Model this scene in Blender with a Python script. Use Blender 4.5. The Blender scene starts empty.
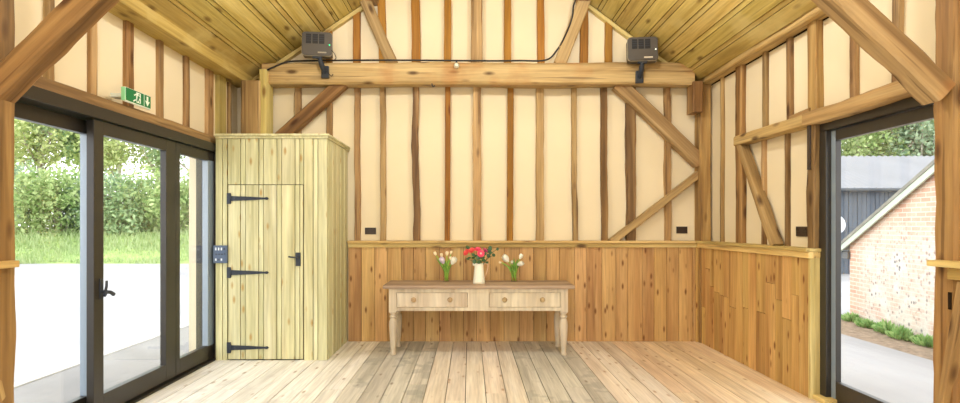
import bpy, bmesh, math, random
from mathutils import Vector, Matrix, noise as mnoise

sc = bpy.context.scene
COL = sc.collection
F = 560.0
CX, CY, H = 470.0, 225.0, 1.3

def P(px, py, Y):
    """point of the photograph at depth Y (metres), world coordinates"""
    return Vector(((px - CX) / F * Y, Y, H - (py - CY) / F * Y))

def lin(c):
    c = c / 255.0
    return c / 12.92 if c <= 0.04045 else ((c + 0.055) / 1.055) ** 2.4

def rgb(r, g, b):
    return (lin(r), lin(g), lin(b), 1.0)

# ------------------------------------------------------------------ materials
def new_mat(name):
    m = bpy.data.materials.new(name)
    m.use_nodes = True
    nt = m.node_tree
    bs = nt.nodes['Principled BSDF']
    return m, nt, bs

def N(nt, typ, **kw):
    n = nt.nodes.new(typ)
    for k, v in kw.items():
        setattr(n, k, v)
    return n

def mathn(nt, op, a, b=None, clamp=False):
    n = nt.nodes.new('ShaderNodeMath')
    n.operation = op
    n.use_clamp = clamp
    for i, v in enumerate((a, b)):
        if v is None:
            continue
        if isinstance(v, (int, float)):
            n.inputs[i].default_value = v
        else:
            nt.links.new(v, n.inputs[i])
    return n.outputs[0]

def mixc(nt, fac, a, b, mode='MIX'):
    n = nt.nodes.new('ShaderNodeMix')
    n.data_type = 'RGBA'
    n.blend_type = mode
    if isinstance(fac, (int, float)):
        n.inputs['Factor'].default_value = fac
    else:
        nt.links.new(fac, n.inputs['Factor'])
    for key, v in ((6, a), (7, b)):
        if isinstance(v, tuple):
            n.inputs[key].default_value = v
        else:
            nt.links.new(v, n.inputs[key])
    return n.outputs[2]

def ramp(nt, fac, stops):
    n = nt.nodes.new('ShaderNodeValToRGB')
    while len(n.color_ramp.elements) < len(stops):
        n.color_ramp.elements.new(0.5)
    for e, (p, c) in zip(n.color_ramp.elements, stops):
        e.position = p
        e.color = c
    nt.links.new(fac, n.inputs[0])
    return n.outputs[0]

def wood(name, dark, mid, light, axis='Z', var=0.18, knot=0.5, knotcol=(70, 40, 18), rough=0.62,
         across=9.0, along=0.55, spec=0.3, patch=None, check=0.5, sat=0.9, hue=0.512, ks=1.0, pf=0.75):
    m, nt, bs = new_mat(name)
    L = nt.links
    tc = N(nt, 'ShaderNodeTexCoord')
    at = N(nt, 'ShaderNodeAttribute', attribute_name='tone')
    oi = N(nt, 'ShaderNodeObjectInfo')
    comb = N(nt, 'ShaderNodeCombineXYZ')
    t1 = mathn(nt, 'MULTIPLY', at.outputs['Fac'], 37.0)
    t2 = mathn(nt, 'MULTIPLY', oi.outputs['Random'], 23.0)
    tt = mathn(nt, 'ADD', t1, t2)
    for i in range(3):
        L.new(tt, comb.inputs[i])
    add = N(nt, 'ShaderNodeVectorMath', operation='ADD')
    L.new(tc.outputs['Object'], add.inputs[0])
    L.new(comb.outputs[0], add.inputs[1])
    ai = 'XYZ'.index(axis)

    def mapped(ac, al):
        mp = N(nt, 'ShaderNodeMapping')
        s = [ac, ac, ac]
        s[ai] = al
        mp.inputs['Scale'].default_value = s
        L.new(add.outputs[0], mp.inputs['Vector'])
        return mp.outputs[0]
    n1 = N(nt, 'ShaderNodeTexNoise')
    n1.inputs['Scale'].default_value = 1.0
    n1.inputs['Detail'].default_value = 5.0
    n1.inputs['Distortion'].default_value = 0.7
    L.new(mapped(across, along), n1.inputs['Vector'])
    n2 = N(nt, 'ShaderNodeTexNoise')
    n2.inputs['Scale'].default_value = 1.0
    n2.inputs['Detail'].default_value = 3.0
    L.new(mapped(across * 7, along * 5), n2.inputs['Vector'])
    v = N(nt, 'ShaderNodeTexVoronoi')
    v.inputs['Scale'].default_value = 1.0
    L.new(mapped(9.0 * ks, 3.2 * ks), v.inputs['Vector'])
    base = ramp(nt, n1.outputs['Fac'], [(0.30, rgb(*dark)), (0.5, rgb(*mid)), (0.70, rgb(*light))])
    g2 = mathn(nt, 'MULTIPLY_ADD', n2.outputs['Fac'], 0.7)
    nt.nodes[-1].inputs[2].default_value = 0.65
    hs = N(nt, 'ShaderNodeHueSaturation')
    L.new(base, hs.inputs['Color'])
    hs.inputs['Saturation'].default_value = sat
    tv = mathn(nt, 'FRACT', mathn(nt, 'ADD', at.outputs['Fac'], oi.outputs['Random']))
    tvm = mathn(nt, 'MULTIPLY_ADD', tv, 2 * var)
    nt.nodes[-1].inputs[2].default_value = 1.0 - var
    L.new(mathn(nt, 'MULTIPLY', tvm, g2), hs.inputs['Value'])
    hu = mathn(nt, 'MULTIPLY_ADD', mathn(nt, 'FRACT', mathn(nt, 'MULTIPLY', tv, 7.3)), 0.014)
    nt.nodes[-1].inputs[2].default_value = hue - 0.007
    L.new(hu, hs.inputs['Hue'])
    col = hs.outputs['Color']
    # knots: only some of the cells carry one
    sep = N(nt, 'ShaderNodeSeparateColor')
    L.new(v.outputs['Color'], sep.inputs[0])
    gate = mathn(nt, 'LESS_THAN', sep.outputs[0], knot)
    kd = N(nt, 'ShaderNodeMapRange')
    kd.inputs['From Min'].default_value = 0.10
    kd.inputs['From Max'].default_value = 0.27
    kd.inputs['To Min'].default_value = 0.85
    kd.inputs['To Max'].default_value = 0.0
    L.new(v.outputs['Distance'], kd.inputs['Value'])
    kf = mathn(nt, 'MULTIPLY', kd.outputs[0], gate, True)
    col = mixc(nt, kf, col, rgb(*knotcol))
    # drying checks: thin dark lines along the grain
    n3 = N(nt, 'ShaderNodeTexNoise')
    n3.inputs['Scale'].default_value = 1.0
    n3.inputs['Detail'].default_value = 2.0
    L.new(mapped(across * 3.2, along * 1.6), n3.inputs['Vector'])
    ck = N(nt, 'ShaderNodeMapRange')
    ck.inputs['From Min'].default_value = 0.30
    ck.inputs['From Max'].default_value = 0.38
    ck.inputs['To Min'].default_value = check
    ck.inputs['To Max'].default_value = 0.0
    L.new(n3.outputs['Fac'], ck.inputs['Value'])
    col = mixc(nt, ck.outputs[0], col, rgb(*knotcol))
    if patch:
        pc, ps, lo, hi = patch
        pn = N(nt, 'ShaderNodeTexNoise')
        pn.inputs['Scale'].default_value = ps
        pn.inputs['Detail'].default_value = 4.0
        L.new(tc.outputs['Object'], pn.inputs['Vector'])
        pr = N(nt, 'ShaderNodeMapRange')
        pr.inputs['From Min'].default_value = lo
        pr.inputs['From Max'].default_value = hi
        L.new(pn.outputs['Fac'], pr.inputs['Value'])
        col = mixc(nt, mathn(nt, 'MULTIPLY', pr.outputs[0], pf, True), col, rgb(*pc))
    L.new(col, bs.inputs['Base Color'])
    bs.inputs['Roughness'].default_value = rough
    bs.inputs['Specular IOR Level'].default_value = spec
    bp = N(nt, 'ShaderNodeBump')
    bp.inputs['Strength'].default_value = 0.5
    bp.inputs['Distance'].default_value = 0.006
    L.new(mathn(nt, 'ADD', n1.outputs['Fac'], n2.outputs['Fac']), bp.inputs['Height'])
    L.new(bp.outputs[0], bs.inputs['Normal'])
    return m

def plain(name, c, rough=0.5, metal=0.0, spec=0.5, nscale=0.0, namp=0.1, bump=0.0):
    m, nt, bs = new_mat(name)
    bs.inputs['Roughness'].default_value = rough
    bs.inputs['Metallic'].default_value = metal
    bs.inputs['Specular IOR Level'].default_value = spec
    if nscale:
        tc = N(nt, 'ShaderNodeTexCoord')
        n = N(nt, 'ShaderNodeTexNoise')
        n.inputs['Scale'].default_value = nscale
        n.inputs['Detail'].default_value = 5.0
        nt.links.new(tc.outputs['Object'], n.inputs['Vector'])
        a = tuple(x * (1 - namp) for x in rgb(*c)[:3]) + (1,)
        b = tuple(min(1, x * (1 + namp)) for x in rgb(*c)[:3]) + (1,)
        nt.links.new(ramp(nt, n.outputs['Fac'], [(0.3, a), (0.7, b)]), bs.inputs['Base Color'])
        if bump:
            bp = N(nt, 'ShaderNodeBump')
            bp.inputs['Strength'].default_value = bump
            bp.inputs['Distance'].default_value = 0.01
            nt.links.new(n.outputs['Fac'], bp.inputs['Height'])
            nt.links.new(bp.outputs[0], bs.inputs['Normal'])
    else:
        bs.inputs['Base Color'].default_value = rgb(*c)
    return m

def glass_mat(name, tint=(1, 1, 1, 1), ior=1.45):
    m = bpy.data.materials.new(name)
    m.use_nodes = True
    nt = m.node_tree
    nt.nodes.clear()
    out = N(nt, 'ShaderNodeOutputMaterial')
    tr = N(nt, 'ShaderNodeBsdfTransparent')
    tr.inputs[0].default_value = tint
    gl = N(nt, 'ShaderNodeBsdfGlossy')
    gl.inputs['Roughness'].default_value = 0.01
    lw = N(nt, 'ShaderNodeLayerWeight')
    f0 = ((ior - 1) / (ior + 1)) ** 2
    f5 = mathn(nt, 'POWER', lw.outputs['Facing'], 5.0)
    fr = mathn(nt, 'MULTIPLY_ADD', f5, 1 - f0)
    nt.nodes[-1].inputs[2].default_value = f0
    mx = N(nt, 'ShaderNodeMixShader')
    nt.links.new(fr, mx.inputs[0])
    nt.links.new(tr.outputs[0], mx.inputs[1])
    nt.links.new(gl.outputs[0], mx.inputs[2])
    nt.links.new(mx.outputs[0], out.inputs[0])
    return m

def leaf_mat(name, c1, c2, trans=0.35):
    m = bpy.data.materials.new(name)
    m.use_nodes = True
    nt = m.node_tree
    nt.nodes.clear()
    out = N(nt, 'ShaderNodeOutputMaterial')
    at = N(nt, 'ShaderNodeAttribute', attribute_name='tone')
    c = ramp(nt, at.outputs['Fac'], [(0.0, rgb(*c1)), (1.0, rgb(*c2))])
    df = N(nt, 'ShaderNodeBsdfDiffuse')
    tl = N(nt, 'ShaderNodeBsdfTranslucent')
    nt.links.new(c, df.inputs[0])
    nt.links.new(c, tl.inputs[0])
    mx = N(nt, 'ShaderNodeMixShader')
    mx.inputs[0].default_value = trans
    nt.links.new(df.outputs[0], mx.inputs[1])
    nt.links.new(tl.outputs[0], mx.inputs[2])
    nt.links.new(mx.outputs[0], out.inputs[0])
    return m

def emit_mat(name, c, s):
    m, nt, bs = new_mat(name)
    bs.inputs['Base Color'].default_value = rgb(*c)
    bs.inputs['Emission Color'].default_value = rgb(*c)
    bs.inputs['Emission Strength'].default_value = s
    return m

M = {}
M['oak'] = wood('oak stud', (122, 84, 44), (164, 122, 72), (192, 152, 100), knot=0.35)
M['oak_pale'] = wood('pale oak', (130, 92, 48), (174, 132, 78), (198, 160, 106), knot=0.45)
M['oak_orange'] = wood('orange stud', (134, 80, 26), (160, 100, 38), (178, 120, 54), knot=0.2, knotcol=(100, 52, 16), sat=1.0)
M['oak_rough'] = wood('rough old timber', (84, 54, 28), (136, 96, 52), (176, 136, 86), knot=0.85, knotcol=(58, 34, 18))
M['oak_post'] = wood('golden oak post', (104, 66, 28), (146, 98, 46), (176, 132, 74), knot=0.5)
M['beam'] = wood('tie beam timber', (136, 98, 56), (178, 138, 88), (202, 166, 116), knot=0.5, patch=((176, 112, 52), 1.7, 0.52, 0.7))
M['treated'] = wood('treated softwood', (168, 140, 70), (196, 168, 94), (214, 190, 122), knot=0.4, knotcol=(120, 84, 36))
M['ceil'] = wood('treated ceiling boards', (162, 136, 58), (190, 164, 82), (208, 186, 110), axis='Y', var=0.14, knot=0.45, knotcol=(104, 76, 32), patch=((205, 186, 122), 2.2, 0.56, 0.72), check=0.2, sat=0.95, hue=0.5)
M['cup'] = wood('pale cupboard boards', (182, 176, 126), (205, 200, 152), (220, 216, 174), axis='Z', var=0.07, knot=0.42, knotcol=(176, 140, 76), across=7, check=0.2, sat=0.9, ks=1.7, hue=0.505, pf=0.4)
M['dado'] = wood('pine panelling', (166, 112, 58), (192, 140, 80), (206, 158, 98), axis='Z', var=0.13, knot=0.5, knotcol=(104, 58, 24), across=7, ks=1.8, check=0.25)
M['dado_right'] = wood('honey pine panelling', (168, 112, 48), (194, 140, 68), (208, 158, 86), axis='Z', var=0.10, knot=0.6, knotcol=(112, 60, 24), across=7, ks=1.8, check=0.25)
M['rail_x'] = wood('dado rail timber', (176, 134, 66), (206, 166, 96), (222, 188, 122), axis='X', knot=0.3)
M['rail_y'] = wood('side dado rail timber', (180, 138, 66), (210, 172, 98), (224, 192, 122), axis='Y', knot=0.3)
M['floor_tan'] = wood('pale floor boards', (204, 176, 142), (230, 208, 178), (240, 224, 200), axis='Y', var=0.10, knot=0.35, knotcol=(166, 130, 92), rough=0.5, patch=((238, 224, 202), 1.3, 0.5, 0.7), check=0.2, sat=0.6, ks=1.7, hue=0.505, pf=0.4)
M['floor_warm'] = wood('warm floor boards', (200, 164, 122), (226, 196, 156), (238, 214, 180), axis='Y', var=0.10, knot=0.4, knotcol=(166, 130, 92), rough=0.5, check=0.2, sat=0.8, ks=1.7, hue=0.505, pf=0.4)
M['floor_grey'] = wood('grey worn floor boards', (176, 170, 156), (202, 196, 182), (220, 214, 200), axis='Y', var=0.07, knot=0.25, knotcol=(130, 116, 96), rough=0.55, patch=((140, 140, 132), 5.0, 0.56, 0.62), check=0.2, ks=1.7, hue=0.505, pf=0.4)
M['floor_white'] = wood('whitened floor boards', (218, 208, 188), (236, 228, 210), (244, 238, 226), axis='Y', var=0.06, knot=0.25, knotcol=(170, 146, 116), rough=0.5, patch=((186, 180, 170), 3.0, 0.58, 0.7), check=0.2, ks=1.7, hue=0.505, pf=0.4, sat=0.6)
M['table_paint'] = wood('worn cream table paint', (176, 152, 118), (202, 182, 146), (216, 200, 166), axis='Z', var=0.05, knot=0.12, knotcol=(160, 116, 70), across=4, check=0.2, sat=0.75, hue=0.5)
M['table_top'] = wood('waxed table top', (128, 98, 64), (166, 132, 92), (188, 156, 114), axis='X', var=0.08, knot=0.3, sat=0.72, hue=0.5)
M['knob'] = wood('turned wooden knob', (140, 108, 72), (170, 136, 96), (190, 156, 116), axis='Y', knot=0.0)
M['plaster'] = plain('cream plaster', (232, 218, 186), 0.9, spec=0.1, nscale=2.0, namp=0.02)
M['dark'] = plain('shadow gap backing', (40, 28, 16), 0.9, spec=0.1)
M['frame'] = plain('dark bronze door frame', (46, 42, 36), 0.35, spec=0.5)
M['frame_edge'] = plain('blue grey frame edge', (138, 152, 164), 0.25, spec=0.8)  # sky light on the dark frame, put into the colour
M['gasket'] = plain('black seal', (22, 22, 22), 0.6)
M['glass'] = glass_mat('pane glass')
M['vase_glass'] = glass_mat('vase glass', (0.96, 0.98, 0.95, 1), 1.3)
M['iron'] = plain('black iron', (48, 54, 64), 0.45, spec=0.4)
M['keypad'] = plain('slate blue plate', (74, 90, 114), 0.35)
M['button'] = plain('pale button', (214, 222, 230), 0.4)
M['socket'] = plain('dark bronze socket', (54, 40, 30), 0.4)
M['black'] = plain('black plastic', (26, 24, 24), 0.5)
M['heater'] = plain('grey brown heater casing', (76, 70, 63), 0.45, nscale=8, namp=0.04)
M['heater_lip'] = plain('pale heater rim', (150, 142, 124), 0.4)
M['mark'] = plain('pale maker mark', (206, 198, 180), 0.5)
M['led'] = emit_mat('green indicator', (40, 230, 140), 1.2)
M['led_white'] = emit_mat('white indicator', (240, 240, 225), 1.0)
M['sign_green'] = plain('exit sign green', (0, 118, 66), 0.4)
M['sign_white'] = plain('exit sign white', (236, 244, 232), 0.4)
M['sign_edge'] = plain('pale green sign edge', (150, 226, 170), 0.3)
M['enamel'] = plain('off white enamel', (240, 238, 218), 0.25)
M['enamel_dark'] = plain('warm enamel handle', (214, 176, 140), 0.4)
M['pet_cream'] = plain('cream petal', (248, 232, 196), 0.6)
M['pet_lilac'] = plain('lilac white petal', (226, 212, 232), 0.6)
M['pet_white'] = plain('white petal', (244, 242, 226), 0.6)
M['pet_red'] = plain('coral red petal', (232, 84, 82), 0.6)
M['pet_pink'] = plain('pink petal', (238, 74, 110), 0.6)
M['pet_mauve'] = plain('mauve petal', (188, 66, 110), 0.6)
M['pet_centre'] = plain('pale flower centre', (246, 200, 186), 0.7)
M['stem'] = plain('green stem', (150, 188, 72), 0.5)
M['leafgreen'] = plain('tulip leaf green', (104, 152, 58), 0.5)
M['euca'] = plain('eucalyptus green', (66, 98, 66), 0.6)
M['foliage_dark'] = plain('bouquet dark leaf', (52, 86, 40), 0.6)
M['asphalt'] = plain('pale yard concrete', (160, 158, 155), 0.9, spec=0.1, nscale=0.6, namp=0.10, bump=0.2)
M['paving'] = plain('grey paving', (140, 137, 132), 0.9, spec=0.1, nscale=2.5, namp=0.08)
M['kerb'] = plain('pale kerb', (188, 185, 178), 0.9, spec=0.1, nscale=4, namp=0.05)
M['gravel'] = plain('gravel and leaf litter', (140, 122, 102), 0.95, spec=0.1, nscale=14, namp=0.3, bump=0.6)
M['soil'] = plain('grass bank soil', (152, 172, 104), 0.95, spec=0.0, nscale=1.5, namp=0.2)
M['grass'] = leaf_mat('grass blades', (150, 172, 112), (196, 208, 158))
M['leaf_bright'] = leaf_mat('bright leaves', (130, 158, 92), (196, 210, 150))
M['leaf_mid'] = leaf_mat('mid green leaves', (116, 146, 98), (180, 200, 150))
M['leaf_grey'] = leaf_mat('grey green leaves', (130, 156, 122), (186, 204, 170))
M['leaf_yellow'] = leaf_mat('spring leaves', (154, 172, 98), (214, 220, 160))
M['leaf_tree'] = leaf_mat('tree leaves', (112, 138, 86), (180, 198, 140))
M['weed'] = leaf_mat('weed leaves', (116, 156, 88), (180, 208, 140))
M['bark'] = wood('pale bark', (150, 136, 118), (186, 174, 156), (212, 202, 188), knot=0.3)
M['roof_sheet'] = plain('grey sheet roof', (124, 124, 124), 0.7, nscale=0.7, namp=0.08)
M['tile'] = plain('weathered roof covering', (126, 124, 112), 0.8, nscale=6, namp=0.2)
M['clad'] = plain('dark boarded cladding', (78, 88, 98), 0.7, nscale=3, namp=0.15)
M['gutter'] = plain('dark gutter', (66, 72, 76), 0.5)
M['verge'] = plain('pale painted verge board', (176, 186, 168), 0.6)
M['white_paint'] = plain('white dish', (232, 236, 238), 0.4)
M['lampshade'] = plain('matt lamp shade', (70, 66, 60), 0.6)  # shade of the added, unseen fill lights

def brick_mat():
    m, nt, bs = new_mat('flint and brick wall')
    L = nt.links
    tc = N(nt, 'ShaderNodeTexCoord')
    sp = N(nt, 'ShaderNodeSeparateXYZ')
    L.new(tc.outputs['Object'], sp.inputs[0])
    cb = N(nt, 'ShaderNodeCombineXYZ')
    L.new(sp.outputs[1], cb.inputs[0])
    L.new(sp.outputs[2], cb.inputs[1])
    br = N(nt, 'ShaderNodeTexBrick')
    br.inputs['Scale'].default_value = 1.0
    br.inputs['Brick Width'].default_value = 0.22
    br.inputs['Row Height'].default_value = 0.072
    br.inputs['Mortar Size'].default_value = 0.007
    br.inputs['Color1'].default_value = rgb(200, 154, 132)
    br.inputs['Color2'].default_value = rgb(206, 176, 154)
    br.inputs['Mortar'].default_value = rgb(216, 204, 186)
    L.new(cb.outputs[0], br.inputs['Vector'])
    v = N(nt, 'ShaderNodeTexVoronoi')
    v.inputs['Scale'].default_value = 17.0
    L.new(cb.outputs[0], v.inputs['Vector'])
    se = N(nt, 'ShaderNodeSeparateColor')
    L.new(v.outputs['Color'], se.inputs[0])
    fl = ramp(nt, se.outputs[0], [(0.0, rgb(96, 96, 102)), (0.22, rgb(140, 134, 130)), (0.36, rgb(198, 186, 172)), (1.0, rgb(214, 206, 194))])
    dd = ramp(nt, v.outputs['Distance'], [(0.20, (0, 0, 0, 1)), (0.65, (1, 1, 1, 1))])
    fl2 = mixc(nt, dd, fl, rgb(214, 206, 192))
    # flint field in the middle of the wall, brick at the top and corner
    zz = N(nt, 'ShaderNodeMapRange')
    zz.inputs['From Min'].default_value = 2.0
    zz.inputs['From Max'].default_value = 1.2
    L.new(sp.outputs[2], zz.inputs['Value'])
    yy = N(nt, 'ShaderNodeMapRange')
    yy.inputs['From Min'].default_value = -0.15
    yy.inputs['From Max'].default_value = -0.75
    L.new(sp.outputs[1], yy.inputs['Value'])
    nz = N(nt, 'ShaderNodeTexNoise')
    nz.inputs['Scale'].default_value = 3.0
    L.new(cb.outputs[0], nz.inputs['Vector'])
    f0 = mathn(nt, 'MULTIPLY', zz.outputs[0], yy.outputs[0], True)
    nr = N(nt, 'ShaderNodeMapRange')
    nr.inputs['From Min'].default_value = 0.38
    nr.inputs['From Max'].default_value = 0.62
    nr.inputs['To Min'].default_value = 0.35
    nr.inputs['To Max'].default_value = 1.0
    L.new(nz.outputs['Fac'], nr.inputs['Value'])
    f = mathn(nt, 'MULTIPLY', f0, nr.outputs[0], True)
    L.new(mixc(nt, f, br.outputs['Color'], fl2), bs.inputs['Base Color'])
    bs.inputs['Roughness'].default_value = 0.95
    bs.inputs['Specular IOR Level'].default_value = 0.1
    return m
M['brick'] = brick_mat()

# ------------------------------------------------------------------ mesh helpers
RND = random.Random(7)

class MB:
    def __init__(self):
        self.v = []
        self.f = []
        self.t = []
        self.s = []

    def add(self, verts, faces, tone=0.0, smooth=False):
        b = len(self.v)
        self.v += [Vector(p) for p in verts]
        for f in faces:
            self.f.append([b + i for i in f])
            self.t.append(tone)
            self.s.append(smooth)

    def box(self, x0, x1, y0, y1, z0, z1, tone=0.0, mtx=None):
        vs = [Vector((x, y, z)) for x in (x0, x1) for y in (y0, y1) for z in (z0, z1)]
        if mtx:
            vs = [mtx @ p for p in vs]
        self.add(vs, [(0, 1, 3, 2), (4, 6, 7, 5), (0, 4, 5, 1), (2, 3, 7, 6), (0, 2, 6, 4), (1, 5, 7, 3)], tone)
        return self

    def quadprism(self, a, b, c, d, off, tone=0.0):
        vs = [Vector(p) for p in (a, b, c, d)] + [Vector(p) + Vector(off) for p in (a, b, c, d)]
        self.add(vs, [(0, 1, 2, 3), (7, 6, 5, 4), (0, 4, 5, 1), (1, 5, 6, 2), (2, 6, 7, 3), (3, 7, 4, 0)], tone)
        return self

    def poly(self, pts, off, tone=0.0):
        n = len(pts)
        vs = [Vector(p) for p in pts] + [Vector(p) + Vector(off) for p in pts]
        fs = [tuple(range(n)), tuple(range(2 * n - 1, n - 1, -1))]
        fs += [(i, n + i, n + (i + 1) % n, (i + 1) % n) for i in range(n)]
        self.add(vs, fs, tone)
        return self

    def tube(self, path, rad, n=8, tone=0.0, cap=True):
        path = [Vector(p) for p in path]
        if isinstance(rad, (int, float)):
            rad = [rad] * len(path)
        vs, fs = [], []
        ref = Vector((0.13, 0.27, 0.95)).normalized()
        for i, p in enumerate(path):
            d = (path[min(i + 1, len(path) - 1)] - path[max(i - 1, 0)]).normalized()
            r = ref
            if abs(d.dot(r)) > 0.9:
                r = Vector((1, 0.1, 0))
            x = d.cross(r).normalized()
            y = d.cross(x).normalized()
            for k in range(n):
                a = 2 * math.pi * k / n
                vs.append(p + (x * math.cos(a) + y * math.sin(a)) * rad[i])
        for i in range(len(path) - 1):
            for k in range(n):
                k2 = (k + 1) % n
                fs.append((i * n + k, i * n + k2, (i + 1) * n + k2, (i + 1) * n + k))
        if cap:
            fs.append(tuple(range(n - 1, -1, -1)))
            fs.append(tuple((len(path) - 1) * n + k for k in range(n)))
        self.add(vs, fs, tone, True)
        return self

    def lathe(self, prof, c=(0, 0, 0), n=20, tone=0.0, mtx=None):
        vs, fs = [], []
        for r, z in prof:
            for k in range(n):
                a = 2 * math.pi * k / n
                p = Vector((r * math.cos(a), r * math.sin(a), z))
                if mtx:
                    p = mtx @ p
                vs.append(p + Vector(c))
        for i in range(len(prof) - 1):
            for k in range(n):
                k2 = (k + 1) % n
                fs.append((i * n + k, i * n + k2, (i + 1) * n + k2, (i + 1) * n + k))
        fs.append(tuple(range(n - 1, -1, -1)))
        fs.append(tuple((len(prof) - 1) * n + k for k in range(n)))
        self.add(vs, fs, tone, True)
        return self

    def build(self, name, mat, parent=None, origin=None, bevel=0.0, kind=None):
        if parent is not None:
            org = parent_origin(parent)
            if origin is None:
                origin = org
        else:
            if origin is None:
                xs = [p.x for p in self.v]
                ys = [p.y for p in self.v]
                zs = [p.z for p in self.v]
                origin = Vector(((min(xs) + max(xs)) / 2, (min(ys) + max(ys)) / 2, min(zs)))
            org = Vector((0, 0, 0))
        origin = Vector(origin)
        me = bpy.data.meshes.new(name)
        me.from_pydata([tuple(p - origin) for p in self.v], [], self.f)
        a = me.attributes.new('tone', 'FLOAT', 'FACE')
        a.data.foreach_set('value', self.t)
        me.polygons.foreach_set('use_smooth', self.s)
        bm = bmesh.new()
        bm.from_mesh(me)
        bmesh.ops.recalc_face_normals(bm, faces=bm.faces)
        bm.to_mesh(me)
        bm.free()
        me.materials.append(M[mat])
        o = bpy.data.objects.new(name, me)
        COL.objects.link(o)
        o.location = origin - org
        if parent is not None:
            o.parent = parent
        if bevel:
            md = o.modifiers.new('bevel', 'BEVEL')
            md.width = bevel
            md.segments = 2
            md.limit_method = 'ANGLE'
            md.angle_limit = math.radians(40)
        if kind:
            o['kind'] = kind
        return o

def parent_origin(p):
    w = Vector(p.location)
    while p.parent is not None:
        p = p.parent
        w += Vector(p.location)
    return w

def tag(o, label, cat, group=None, kind=None):
    o['label'] = label
    o['category'] = cat
    if group:
        o['group'] = group
    if kind:
        o['kind'] = kind
    return o

def thing(name, label, cat, loc, group=None, kind=None):
    o = bpy.data.objects.new(name, None)
    o.empty_display_size = 0.1
    COL.objects.link(o)
    o.location = Vector(loc)
    return tag(o, label, cat, group, kind)

def struct(o, label=None, cat=None):
    o['kind'] = 'structure'
    if label:
        o['label'] = label
    if cat:
        o['category'] = cat
    return o

def timber(name, label, cat, p0, p1, w, d, mat, normal, rough=0.004, group=None, seed=None, parent=None, bow=0.0, flare=None, kind=None):
    """hewn timber from p0 to p1; local Z runs along the grain, local Y is the depth direction"""
    p0, p1 = Vector(p0), Vector(p1)
    seed = seed if seed is not None else RND.random() * 1000
    z = (p1 - p0)
    Ln = z.length
    z.normalize()
    y = Vector(normal)
    y = (y - z * y.dot(z)).normalized()
    x = y.cross(z).normalized()
    n = max(3, int(Ln / 0.07))
    ch = min(w, d) * 0.10
    vs, fs = [], []
    shape = [(-w / 2, -d / 2 + ch), (-w / 2 + ch, -d / 2), (w / 2 - ch, -d / 2), (w / 2, -d / 2 + ch),
             (w / 2, d / 2 - ch), (w / 2 - ch, d / 2), (-w / 2 + ch, d / 2), (-w / 2, d / 2 - ch)]
    for i in range(n + 1):
        t = i / n
        s = t * Ln
        wx = mnoise.noise(Vector((s * 1.3, seed, 3.1))) * rough * 2.2 + bow * math.sin(math.pi * t)
        wy = 0.0
        k = 1.0 + mnoise.noise(Vector((s * 2.7, seed, 9.7))) * rough * 9
        if flare:
            k *= flare(t)
        for j, (a, b) in enumerate(shape):
            jt = mnoise.noise(Vector((s * 6.0, seed + j * 3.7, 1.9))) * rough * 0.9
            vs.append((a * k + wx + jt * (1 if a > 0 else -1), b + wy + jt * (1 if b > 0 else -1) * 0.4, s))
    for i in range(n):
        for j in range(8):
            j2 = (j + 1) % 8
            fs.append((i * 8 + j, i * 8 + j2, (i + 1) * 8 + j2, (i + 1) * 8 + j))
    fs.append(tuple(range(7, -1, -1)))
    fs.append(tuple(n * 8 + j for j in range(8)))
    me = bpy.data.meshes.new(name)
    me.from_pydata(vs, [], fs)
    me.materials.append(M[mat])
    bm = bmesh.new()
    bm.from_mesh(me)
    bmesh.ops.recalc_face_normals(bm, faces=bm.faces)
    bm.to_mesh(me)
    bm.free()
    o = bpy.data.objects.new(name, me)
    COL.objects.link(o)
    mt = Matrix((x, y, z)).transposed().to_4x4()
    mt.translation = p0
    o.matrix_world = mt
    if label:
        tag(o, label, cat, group, kind)
    return o

# ------------------------------------------------------------------ camera
cam_d = bpy.data.cameras.new('camera')
cam = bpy.data.objects.new('camera', cam_d)
COL.objects.link(cam)
cam.location = (0, 0, H)
cam.rotation_euler = (math.pi / 2, 0, 0)
cam_d.sensor_width = 36.0
cam_d.sensor_fit = 'HORIZONTAL'
cam_d.lens = 36.0 * F / 960.0
cam_d.shift_x = (480 - CX) / 960.0
cam_d.shift_y = (CY - 201.5) / 960.0
cam_d.clip_end = 300
sc.camera = cam

# ------------------------------------------------------------------ room shell
YB = 6.33           # back plaster
XL, XR = -2.63, 2.67
YF = -3.6           # front wall, behind the camera
APX, APZ = 0.14, 4.67
SL, SR = 0.669, 0.743

def roof_z(x):
    return APZ - (APX - x) * SL if x < APX else APZ - (x - APX) * SR

# floor: separate boards over a dark base
fl = MB()
fl.box(-2.62, 2.72, YF, YB + 0.1, -0.12, -0.03)
floor = struct(fl.build('floor', 'dark'), 'pale bare timber board floor', 'floor')
r = random.Random(3)
fm = {k: MB() for k in ('floor_white', 'floor_grey', 'floor_tan', 'floor_warm')}
x = -2.445
while x < 2.60:
    w = r.uniform(0.150, 0.172)
    if x < -1.02:
        k = 'floor_white'  # palest boards, along the left side
    elif x < -0.36:
        k = 'floor_grey'
    elif x < 0.42:
        k = 'floor_tan'
    elif x < 1.02:
        k = 'floor_grey'
    elif x < 1.55:
        k = 'floor_tan'
    else:
        k = 'floor_warm'
    x1 = min(x + w, 2.61)
    ye = YF
    cuts = [YF, r.uniform(-1, 1.5), r.uniform(3.2, 4.6), 6.29]
    for a, b in zip(cuts[:-1], cuts[1:]):
        fm[k].box(x + 0.003, x1 - 0.003, a + 0.0015, b - 0.0015, -0.03, r.uniform(-0.0015, 0.0015), r.random())
    x += w
for k, lab in (('floor_white', 'whitened floor boards'), ('floor_grey', 'grey worn floor boards'),
               ('floor_tan', 'pale tan floor boards'), ('floor_warm', 'warm honey floor boards')):
    o = fm[k].build('floor_boards', k, floor)
    o['label'] = lab

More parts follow.
